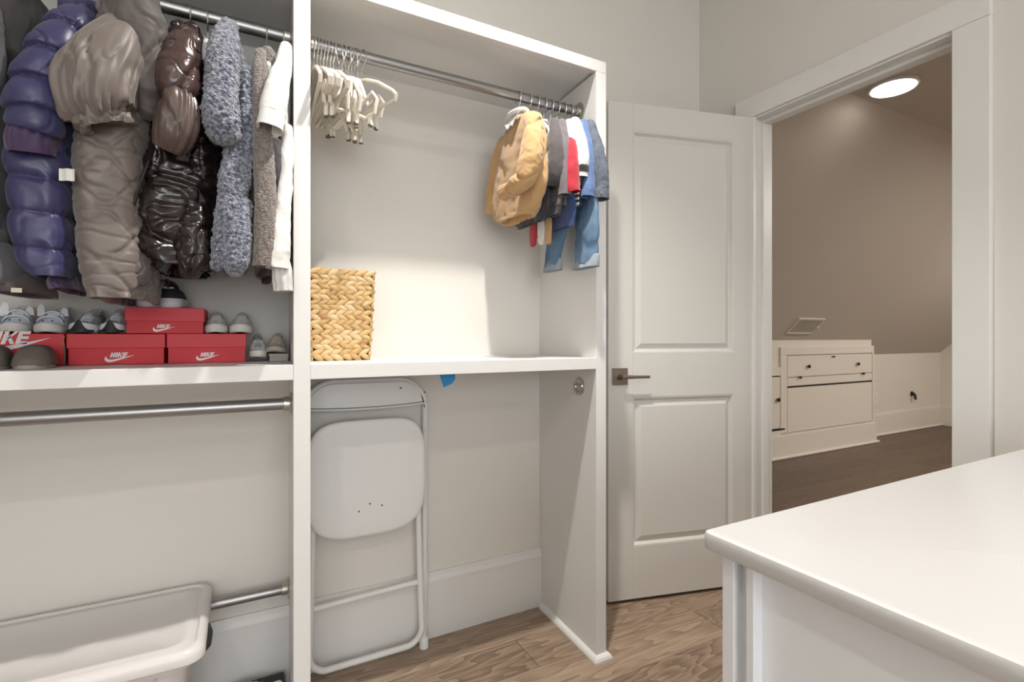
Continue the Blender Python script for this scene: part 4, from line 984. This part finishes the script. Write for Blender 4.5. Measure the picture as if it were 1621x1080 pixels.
# sherpa coat
t = coat('fleecy_coat', 'blue-grey curly fleece coat with drooping sleeves', -0.02)
def curl(p, amp=0.0042):
    return amp * (1 - 2.0 * min(0.5, noise.voronoi(p * 80.0)[0][0])) + 0.0022 * nz(p, 130)
def d_she(s_, an, p): return curl(p) + 0.010 * nz(Vector((p.x, p.y, p.z * .6)), 11, 4) - 0.008 * crease(Vector((p.x, p.y, p.z * .5)), 8, .12, 2)
body([(1.830, -0.048, -0.012), (1.784, -0.060, 0.006), (1.709, -0.063, 0.018), (1.602, -0.062, 0.026), (1.542, -0.052, 0.026), (1.449, -0.048, 0.016), (1.387, -0.050, 0.012), (1.295, -0.054, 0.012), (1.262, -0.052, 0.010)], 1.335, 1.64, d_she, SHE, t, n=200, mm=230)
sleeve([(-0.030, 1.350, 1.815, 0.020), (-0.036, 1.325, 1.765, 0.028), (-0.041, 1.302, 1.700, 0.033), (-0.043, 1.294, 1.630, 0.035), (-0.043, 1.290, 1.575, 0.037), (-0.039, 1.292, 1.540, 0.033)], lambda s_, an, p: curl(p) + 0.003 * nz(p, 18), SHE, t, n=150, mm=150, dome=(1, 1))
sleeve([(0.008, 1.350, 1.720, 0.016), (0.012, 1.338, 1.650, 0.021), (0.014, 1.332, 1.575, 0.024), (0.010, 1.335, 1.500, 0.020)], lambda s_, an, p: curl(p) + 0.003 * nz(p, 18), SHE, t, 'far_sleeve', n=110, mm=110, dome=(1, 1))
sleeve([(-0.010, 1.335, 1.545, 0.028), (-0.016, 1.322, 1.450, 0.031), (-0.028, 1.318, 1.370, 0.029), (-0.042, 1.322, 1.290, 0.020), (-0.052, 1.326, 1.250, 0.014)], lambda s_, an, p: curl(p) + 0.006 * nz(p, 16, 2), SHE, t, 'belt_end', n=120, mm=140, dome=(1, 1))
sleeve([(-0.004, 1.322, 1.400, 0.022), (-0.012, 1.315, 1.320, 0.029), (-0.016, 1.315, 1.265, 0.027), (-0.018, 1.320, 1.240, 0.018)], lambda s_, an, p: curl(p) + 0.005 * nz(p, 18, 9), SHE, t, 'front_hem', n=110, mm=90, dome=(1, 1))

# fleece
t = coat('fleece_jacket', 'brown-grey fleece jacket squeezed beside the white top', 0.05, 'jacket')
body([(1.800, 0.040, 0.070), (1.780, 0.032, 0.078), (1.624, 0.034, 0.080), (1.464, 0.028, 0.080), (1.304, 0.028, 0.076), (1.256, 0.030, 0.069)], 1.345, 1.63, lambda s_, an, p: 0.4 * curl(p) + 0.005 * ridged(Vector((p.x, p.y, p.z * 0.4)), 18), FLE, t, n=110, mm=150)
sleeve([(0.036, 1.350, 1.770, 0.013), (0.036, 1.325, 1.690, 0.016), (0.040, 1.315, 1.560, 0.021), (0.045, 1.312, 1.430, 0.023), (0.045, 1.314, 1.320, 0.024), (0.044, 1.316, 1.255, 0.024)], lambda s_, an, p: 0.4 * curl(p) + 0.003 * ridged(Vector((p.x, p.y, p.z * .4)), 30), FLE, t, n=90, mm=140)
body([(1.262, 0.040, 0.066), (1.236, 0.042, 0.064)], 1.335, 1.55, lambda s_, an, p: 0.003 * nz(p, 40), mat('brown_rib', (0.10, 0.08, 0.075), .9), t, 'ribbed_hem', 40, 10)
sleeve([(0.068, 1.345, 1.56, 0.014), (0.070, 1.335, 1.50, 0.016), (0.070, 1.338, 1.45, 0.013)], lambda s_, an, p: 0.004 * ridged(p, 30), CHA, t, 'dark_lining', mm=30, dome=(1, 1))

# white top
t = coat('sweatshirt', 'white sweatshirt with folded cuff against the divider', 0.09, 'sweatshirt')
d_whi = lambda s_, an, p: 0.004 * ridged(Vector((p.x, p.y, p.z * 0.45)), 17, 3) + 0.002 * nz(p, 30) - 0.003 * crease(Vector((p.x, p.y, p.z * .5)), 14, .1)
body([(1.815, 0.088, 0.104), (1.800, 0.082, 0.107), (1.745, 0.076, 0.107), (1.633, 0.080, 0.107), (1.470, 0.078, 0.107), (1.339, 0.072, 0.106), (1.260, 0.070, 0.105)], 1.375, 1.62, d_whi, WHI, t, n=80, mm=140, e=0.7)
sleeve([(0.092, 1.352, 1.800, 0.013), (0.084, 1.318, 1.735, 0.019), (0.072, 1.296, 1.680, 0.025), (0.063, 1.286, 1.630, 0.028), (0.059, 1.284, 1.604, 0.028)], lambda s_, an, p: 0.003 * ridged(p, 16), WHI, t, n=60, mm=80)
sleeve([(0.060, 1.284, 1.610, 0.0265), (0.057, 1.283, 1.590, 0.0270), (0.053, 1.282, 1.566, 0.0275)], lambda s_, an, p: 0.0008 * sin(an * 40), WHI, t, 'cuff', n=120, mm=20, e=0.7)
sleeve([(0.096, 1.345, 1.60, 0.013), (0.092, 1.330, 1.500, 0.015), (0.084, 1.320, 1.400, 0.018), (0.075, 1.318, 1.310, 0.024), (0.072, 1.318, 1.252, 0.026)], lambda s_, an, p: 0.005 * ridged(Vector((p.x, p.y, p.z * .6)), 22, 1), WHI, t, 'far_sleeve', n=64, mm=110)
sleeve([(0.080, 1.326, 1.265, 0.019), (0.082, 1.325, 1.235, 0.021), (0.084, 1.325, 1.200, 0.020)], lambda s_, an, p: 0.002 * sin(an * 9) + 0.003 * nz(p, 45), fabric('pale_rib', (0.62, 0.61, 0.59), .9, 300, .2), t, 'hem', n=60, mm=30)

# left end: charcoal coat, slate jacket and white bundle
t = coat('wool_coat', 'charcoal wool coat behind the purple sleeve', -0.41)
body([(1.815, -0.428, -0.385), (1.749, -0.438, -0.382), (1.650, -0.446, -0.396), (1.540, -0.450, -0.408), (1.405, -0.455, -0.418), (1.26, -0.46, -0.42)], 1.33, 1.62, lambda s_, an, p: 0.008 * ridged(Vector((p.x, p.y, p.z * .4)), 12), CHA, t, n=64, mm=100)
t = coat('padded_jacket', 'slate grey padded jacket at the left picture edge', -0.46, 'jacket')
def d_gry(s_, an, p): return 0.008 * ridged(p, 10, 2.5) + 0.010 * (abs(sin(pi * (p.z - 1.2 + .02 * nz(p, 6)) / 0.085)) ** 0.5 - 0.7)
body([(1.74, -0.515, -0.455), (1.704, -0.520, -0.432), (1.627, -0.525, -0.426), (1.523, -0.525, -0.426), (1.445, -0.525, -0.430), (1.393, -0.525, -0.428), (1.329, -0.522, -0.424), (1.270, -0.520, -0.410), (1.225, -0.518, -0.396), (1.195, -0.515, -0.392)], 1.30, 1.62, d_gry, GRY, t, n=90, mm=170)
body([(1.222, -0.455, -0.386), (1.200, -0.452, -0.378), (1.180, -0.448, -0.376)], 1.34, 1.58, lambda s_, an, p: 0.005 * ridged(p, 25), TAUD, t, 'hem', 60, 20)
MB().box(-0.4255, -0.4140, 1.3000, 1.3010, 1.339, 1.361).build('tag', TAGM, t)
MB().box(-0.402, -0.386, 1.335, 1.3365, 1.178, 1.187).build('label_patch', mat('cream_patch', (0.66, 0.6, 0.5), .8), t)
sleeve([(-0.438, 1.33, 1.72, 0.022), (-0.432, 1.30, 1.66, 0.030), (-0.430, 1.29, 1.60, 0.032), (-0.434, 1.30, 1.545, 0.026)], lambda s_, an, p: 0.006 * ridged(p, 14, 8), GRY, t, mm=70)
wb = thing('scarf', (-0.40, 1.36, 1.8), 'white scarf bundled on top of the leftmost coats', 'scarf')
loft([(-0.475, 1.36, 1.822, 0.02, 0.03), (-0.43, 1.33, 1.825, 0.030, 0.05), (-0.385, 1.33, 1.828, 0.028, 0.05), (-0.348, 1.35, 1.832, 0.018, 0.03)], 50, 60, lambda s_, an, p: 0.006 * ridged(p, 18), False, 0.9, (1, 1), ref=(0, 0, 1)).build('cloth', WHI, wb, smooth=True, angle=180)

for x, lb in ((-0.463, 'the slate jacket'), (-0.415, 'the charcoal coat'), (-0.318, 'the purple puffer coat'), (-0.222, 'the taupe parka'), (-0.114, 'the brown puffer coat'), (-0.078, 'the dark cardigan'), (-0.022, 'the fleecy blue coat'), (0.054, 'the brown-grey fleece'), (0.094, 'the white sweatshirt')):
    hang('coat', x, 0.0, 'white hanger with metal hook holding ' + lb, 'coat hangers on the left rod')

# ================================================================== CHILDREN'S CLOTHES ON THE RIGHT ROD
def kid(name, label, x, cat):
    return thing(name, (x, RY, 1.5), label, cat, "children's clothes on the right rod")
def kbody(rows, x, th, m_, par, name='body', amp=0.005, n=64, mm=80, dome=(1, 0), e=0.7, seed=0.0, lean=0.0):
    ctrl = [(x + lean * i, (a + b) / 2, z, th * (0.6 + 0.4 * min(1, i / 2)), (b - a) / 2) for i, (z, a, b) in enumerate(rows)]
    return loft(ctrl, n, mm, lambda s_, an, p: amp * ridged(Vector((p.x, p.y, p.z * 0.45)), 14, seed) - amp * 0.8 * crease(Vector((p.x, p.y, p.z * 0.5)), 10, .09, seed) + amp * 0.3 * nz(p, 40, seed), True, e, dome).build(name, m_, par, smooth=True, angle=180)
TAN = fabric('tan_knit', (0.49, 0.30, 0.135), 0.9, 420, 0.2, 0.3)
NAV = fabric('navy_jersey', (0.022, 0.018, 0.032), 0.9)
DGR = fabric('dark_grey_jersey', (0.085, 0.075, 0.078), 0.9)
MGR = fabric('mid_grey_jersey', (0.14, 0.13, 0.14), 0.9)
REDJ = fabric('red_jersey', (0.42, 0.012, 0.03), 0.85)
BLU = fabric('blue_chambray', (0.09, 0.16, 0.33), 0.85)
ROY = fabric('royal_blue_cotton', (0.025, 0.055, 0.18), 0.85)
DEN = mat('dark_denim', (0.075, 0.09, 0.125), 0.85, bump=(700, 0.4, 0.0006, 'X'), var=(40, (0.15, 0.17, 0.21), 0.2))
JEA = mat('washed_denim', (0.045, 0.10, 0.20), 0.85, bump=(700, 0.4, 0.0006, 'X'), var=(9, (0.17, 0.28, 0.40), 0.18))
JCU = mat('denim_inside', (0.33, 0.38, 0.43), 0.9, bump=(700, 0.4, 0.0006, 'X'))
BLKJ = fabric('black_rib', (0.012, 0.011, 0.013), 0.9)

t = kid('sweater', 'tan knitted child sweater with white shirt collar, first on the right rod', 0.80, 'sweater')
kbody([(1.800, 1.375, 1.500), (1.780, 1.335, 1.560), (1.718, 1.312, 1.600), (1.617, 1.305, 1.625), (1.558, 1.312, 1.640), (1.512, 1.335, 1.625), (1.490, 1.365, 1.590)], 0.805, 0.034, TAN, t, amp=0.007, seed=2.0, n=80, mm=110)
sleeve([(0.805, 1.560, 1.770, 0.024), (0.800, 1.600, 1.715, 0.028), (0.795, 1.625, 1.640, 0.027), (0.795, 1.652, 1.565, 0.023), (0.795, 1.662, 1.540, 0.020)], lambda s_, an, p: 0.004 * ridged(p, 20), TAN, t, 'far_sleeve', mm=70)
sleeve([(0.790, 1.345, 1.765, 0.024), (0.772, 1.318, 1.700, 0.031), (0.762, 1.308, 1.625, 0.034), (0.748, 1.325, 1.572, 0.033), (0.738, 1.370, 1.553, 0.027), (0.732, 1.408, 1.552, 0.022)], lambda s_, an, p: 0.006 * ridged(p, 14, 4) - 0.005 * crease(p, 11, .08, 3) + 0.003 * nz(p, 30), TAN, t, 'near_sleeve', n=90, mm=130)
sleeve([(0.733, 1.402, 1.552, 0.021), (0.730, 1.416, 1.548, 0.022), (0.727, 1.434, 1.540, 0.020)], lambda s_, an, p: 0.0015 * sin(an * 16) + 0.003 * nz(p, 40), TAN, t, 'cuff', mm=20)
kbody([(1.530, 1.345, 1.600), (1.512, 1.350, 1.602), (1.492, 1.368, 1.590), (1.480, 1.385, 1.575)], 0.805, 0.0345, TAN, t, 'ribbed_hem', amp=0.006, seed=2.0)
# collar: two flat points round the neck
for s_ in (-1, 1):
    c0 = 1.452
    R = []
    for i in range(8):
        f = i / 7; y = c0 - s_ * 0.01 + s_ * 0.062 * f
        zt_ = 1.822 - 0.010 * f ** 2; zb_ = 1.800 - 0.045 * (1 - abs(2 * f - 0.8)) * 0.7
        xx = 0.772 - 0.006 * sin(pi * f)
        R.append([(xx, y, zb_), (xx - 0.003, y, zb_), (xx + 0.012, y, zt_), (xx + 0.015, y, zt_)])
    MB().rings(R).build('shirt_collar', WHI, t, smooth=True, angle=50)
MB().tube([(0.792 + 0.022 * cos(a), 1.452 + 0.055 * sin(a), 1.812 - 0.006 * cos(a)) for a in [2 * pi * k_ / 24 for k_ in range(24)]], 0.008, 10, closed=True).build('neckband', WHI, t, smooth=True)

t = kid('shirt', 'navy child shirt showing below the tan sweater', 0.84, 'shirt')
kbody([(1.790, 1.40, 1.52), (1.70, 1.36, 1.59), (1.582, 1.345, 1.585), (1.510, 1.350, 1.585), (1.478, 1.362, 1.560), (1.466, 1.380, 1.530)], 0.846, 0.010, NAV, t, amp=0.003, seed=5)
t = kid('t_shirt', 'dark grey child t-shirt with black cuff behind the tan sweater', 0.87, 't-shirt')
kbody([(1.798, 1.390, 1.54), (1.77, 1.345, 1.59), (1.705, 1.325, 1.60), (1.562, 1.318, 1.60), (1.505, 1.322, 1.60)], 0.876, 0.010, DGR, t, amp=0.003, seed=6)
sleeve([(0.868, 1.350, 1.768, 0.018), (0.862, 1.330, 1.700, 0.024), (0.860, 1.330, 1.630, 0.026), (0.860, 1.338, 1.592, 0.025)], lambda s_, an, p: 0.003 * ridged(p, 16), DGR, t, mm=60)
sleeve([(0.860, 1.337, 1.598, 0.026), (0.860, 1.340, 1.580, 0.0265), (0.860, 1.344, 1.562, 0.025)], None, BLKJ, t, 'cuff', mm=14)
kbody([(1.520, 1.320, 1.60), (1.490, 1.322, 1.60), (1.478, 1.325, 1.60)], 0.876, 0.011, BLKJ, t, 'hem', amp=0.002)
t = kid('t_shirt', 'mid grey child t-shirt next to the red one', 0.90, 't-shirt')
kbody([(1.805, 1.40, 1.54), (1.77, 1.352, 1.59), (1.672, 1.335, 1.60), (1.540, 1.335, 1.60), (1.510, 1.338, 1.60)], 0.905, 0.010, MGR, t, amp=0.003, seed=8)
sleeve([(0.898, 1.352, 1.775, 0.015), (0.893, 1.330, 1.690, 0.019), (0.890, 1.322, 1.600, 0.021), (0.890, 1.322, 1.535, 0.021)], lambda s_, an, p: 0.003 * ridged(p, 18), MGR, t, mm=70)
t = kid('t_shirt', 'red child top with white sleeve and striped hem', 0.93, 't-shirt')
kbody([(1.80, 1.40, 1.54), (1.77, 1.348, 1.59), (1.70, 1.330, 1.60), (1.575, 1.308, 1.60), (1.545, 1.302, 1.60)], 0.932, 0.010, REDJ, t, amp=0.003, seed=9)
sleeve([(0.926, 1.352, 1.782, 0.013), (0.922, 1.332, 1.735, 0.017), (0.920, 1.330, 1.690, 0.018)], lambda s_, an, p: 0.002 * ridged(p, 18), WHI, t, 'white_sleeve', mm=40)
sleeve([(0.922, 1.345, 1.745, 0.014), (0.914, 1.322, 1.690, 0.019), (0.908, 1.310, 1.620, 0.022), (0.908, 1.308, 1.560, 0.024), (0.910, 1.308, 1.545, 0.024)], lambda s_, an, p: 0.003 * ridged(p, 18, 2), REDJ, t, 'front_fold', mm=60)
for k_, (z0_, m_) in enumerate(((1.548, WHI), (1.540, BLKJ), (1.532, WHI), (1.524, BLKJ), (1.516, WHI))):
    kbody([(z0_, 1.304, 1.60), (z0_ - 0.004, 1.303, 1.60), (z0_ - 0.008, 1.304, 1.60)], 0.932, 0.0115 - 0.0003 * k_, m_, t, 'hem_stripe', amp=0.003, mm=6, seed=9)
t = kid('t_shirt', 'white child top with black and white cuff', 0.96, 't-shirt')
kbody([(1.815, 1.395, 1.54), (1.785, 1.352, 1.59), (1.70, 1.330, 1.60), (1.58, 1.330, 1.60)], 0.958, 0.010, WHI, t, amp=0.003, seed=11)
sleeve([(0.952, 1.356, 1.790, 0.018), (0.948, 1.328, 1.730, 0.022), (0.946, 1.312, 1.665, 0.024), (0.946, 1.312, 1.622, 0.024)], lambda s_, an, p: 0.003 * ridged(p, 16), WHI, t, mm=60)
sleeve([(0.946, 1.311, 1.628, 0.0245), (0.946, 1.312, 1.610, 0.025)], None, BLKJ, t, 'black_cuff', mm=8)
sleeve([(0.946, 1.312, 1.611, 0.0235), (0.946, 1.313, 1.596, 0.0235)], None, WHI, t, 'white_cuff', mm=8)
t = kid('shirt', 'blue chambray child shirt beside the denim jacket', 0.985, 'shirt')
kbody([(1.818, 1.40, 1.54), (1.79, 1.352, 1.59), (1.72, 1.330, 1.60), (1.583, 1.322, 1.60), (1.520, 1.322, 1.60)], 0.984, 0.009, BLU, t, amp=0.003, seed=12)
sleeve([(0.979, 1.350, 1.790, 0.014), (0.974, 1.318, 1.70, 0.018), (0.970, 1.305, 1.600, 0.020), (0.966, 1.305, 1.535, 0.021)], lambda s_, an, p: 0.004 * ridged(p, 16), BLU, t, mm=70)
t = kid('denim_jacket', 'dark denim child jacket at the end of the right rod', 1.015, 'jacket')
kbody([(1.820, 1.40, 1.54), (1.79, 1.350, 1.59), (1.70, 1.328, 1.60), (1.60, 1.322, 1.60), (1.535, 1.322, 1.60)], 1.013, 0.013, DEN, t, amp=0.003, seed=14)
sleeve([(1.008, 1.350, 1.790, 0.018), (1.006, 1.318, 1.72, 0.021), (1.008, 1.298, 1.640, 0.024), (1.008, 1.292, 1.575, 0.024), (1.008, 1.292, 1.550, 0.024)], lambda s_, an, p: 0.004 * ridged(p, 20, 3), DEN, t, mm=80)
sleeve([(1.008, 1.292, 1.556, 0.0250), (1.008, 1.292, 1.530, 0.0255)], None, DEN, t, 'cuff', mm=8)
MB().lathe([(0.0001, -0.003), (0.004, -0.002), (0.004, 0.0)], (0.992, 1.270, 1.543), 'y', 12).build('button', NICKEL, t, smooth=True)
kbody([(1.832, 1.40, 1.53), (1.818, 1.385, 1.55), (1.803, 1.38, 1.56)], 1.010, 0.018, BLKJ, t, 'collar', amp=0.003)
t = kid('shorts', 'royal blue cotton child shorts hanging below the grey tops', 0.905, 'shorts')
kbody([(1.560, 1.325, 1.560), (1.500, 1.300, 1.545), (1.455, 1.312, 1.552), (1.444, 1.330, 1.540)], 0.918, 0.011, ROY, t, amp=0.004, seed=16)
kbody([(1.462, 1.308, 1.554), (1.443, 1.314, 1.552)], 0.918, 0.0125, ROY, t, 'hem', amp=0.003, seed=16, mm=10)
# jeans
t = kid('jeans', 'washed blue child jeans with rolled cuffs at the end of the right rod', 0.995, 'jeans')
kbody([(1.66, 1.35, 1.57), (1.60, 1.32, 1.58), (1.548, 1.30, 1.585), (1.515, 1.295, 1.585)], 0.992, 0.014, JEA, t, 'hips', amp=0.003, seed=18)
kbody([(1.560, 1.450, 1.580), (1.480, 1.456, 1.582), (1.400, 1.490, 1.588), (1.345, 1.505, 1.598)], 0.992, 0.015, JEA, t, 'leg', amp=0.005, seed=19)
kbody([(1.560, 1.292, 1.430), (1.480, 1.285, 1.408), (1.380, 1.286, 1.402), (1.330, 1.288, 1.408)], 0.990, 0.017, JEA, t, 'leg', amp=0.005, seed=21)
kbody([(1.368, 1.494, 1.600), (1.350, 1.497, 1.604), (1.330, 1.500, 1.606)], 0.992, 0.018, JCU, t, 'rolled_cuff', amp=0.003, mm=16)
kbody([(1.352, 1.282, 1.414), (1.335, 1.282, 1.416), (1.316, 1.284, 1.416)], 0.990, 0.020, JCU, t, 'rolled_cuff', amp=0.003, mm=16)
for lb, ya, yb_, za, zb_, m_, cat in (('red scrap of cloth hanging below the blue shorts', 1.484, 1.532, 1.485, 1.404, REDJ, 'cloth'), ('white scrap of cloth hanging between red and tan ones', 1.434, 1.480, 1.485, 1.402, WHI, 'cloth'), ('tan scrap of cloth hanging below the blue shorts', 1.390, 1.432, 1.485, 1.396, TAN, 'cloth')):
    g = kid('cloth_strip', lb, 0.885, cat)
    kbody([(za, ya, yb_), ((za + zb_) / 2, ya - 0.002, yb_), (zb_ + 0.012, ya + 0.004, yb_ - 0.004), (zb_, ya + 0.010, yb_ - 0.012)], 0.885, 0.006, m_, g, 'cloth', amp=0.002, n=32, mm=30)
for x, lb in ((0.805, 'the tan sweater'), (0.846, 'the navy shirt'), (0.876, 'the dark grey t-shirt'), (0.905, 'the mid grey t-shirt'), (0.932, 'the red top'), (0.958, 'the white child top'), (0.984, 'the chambray shirt'), (1.013, 'the denim jacket')):
    o = hang('coat', x, 0.0, 'white hanger with metal hook holding ' + lb, "hangers of the children's clothes")
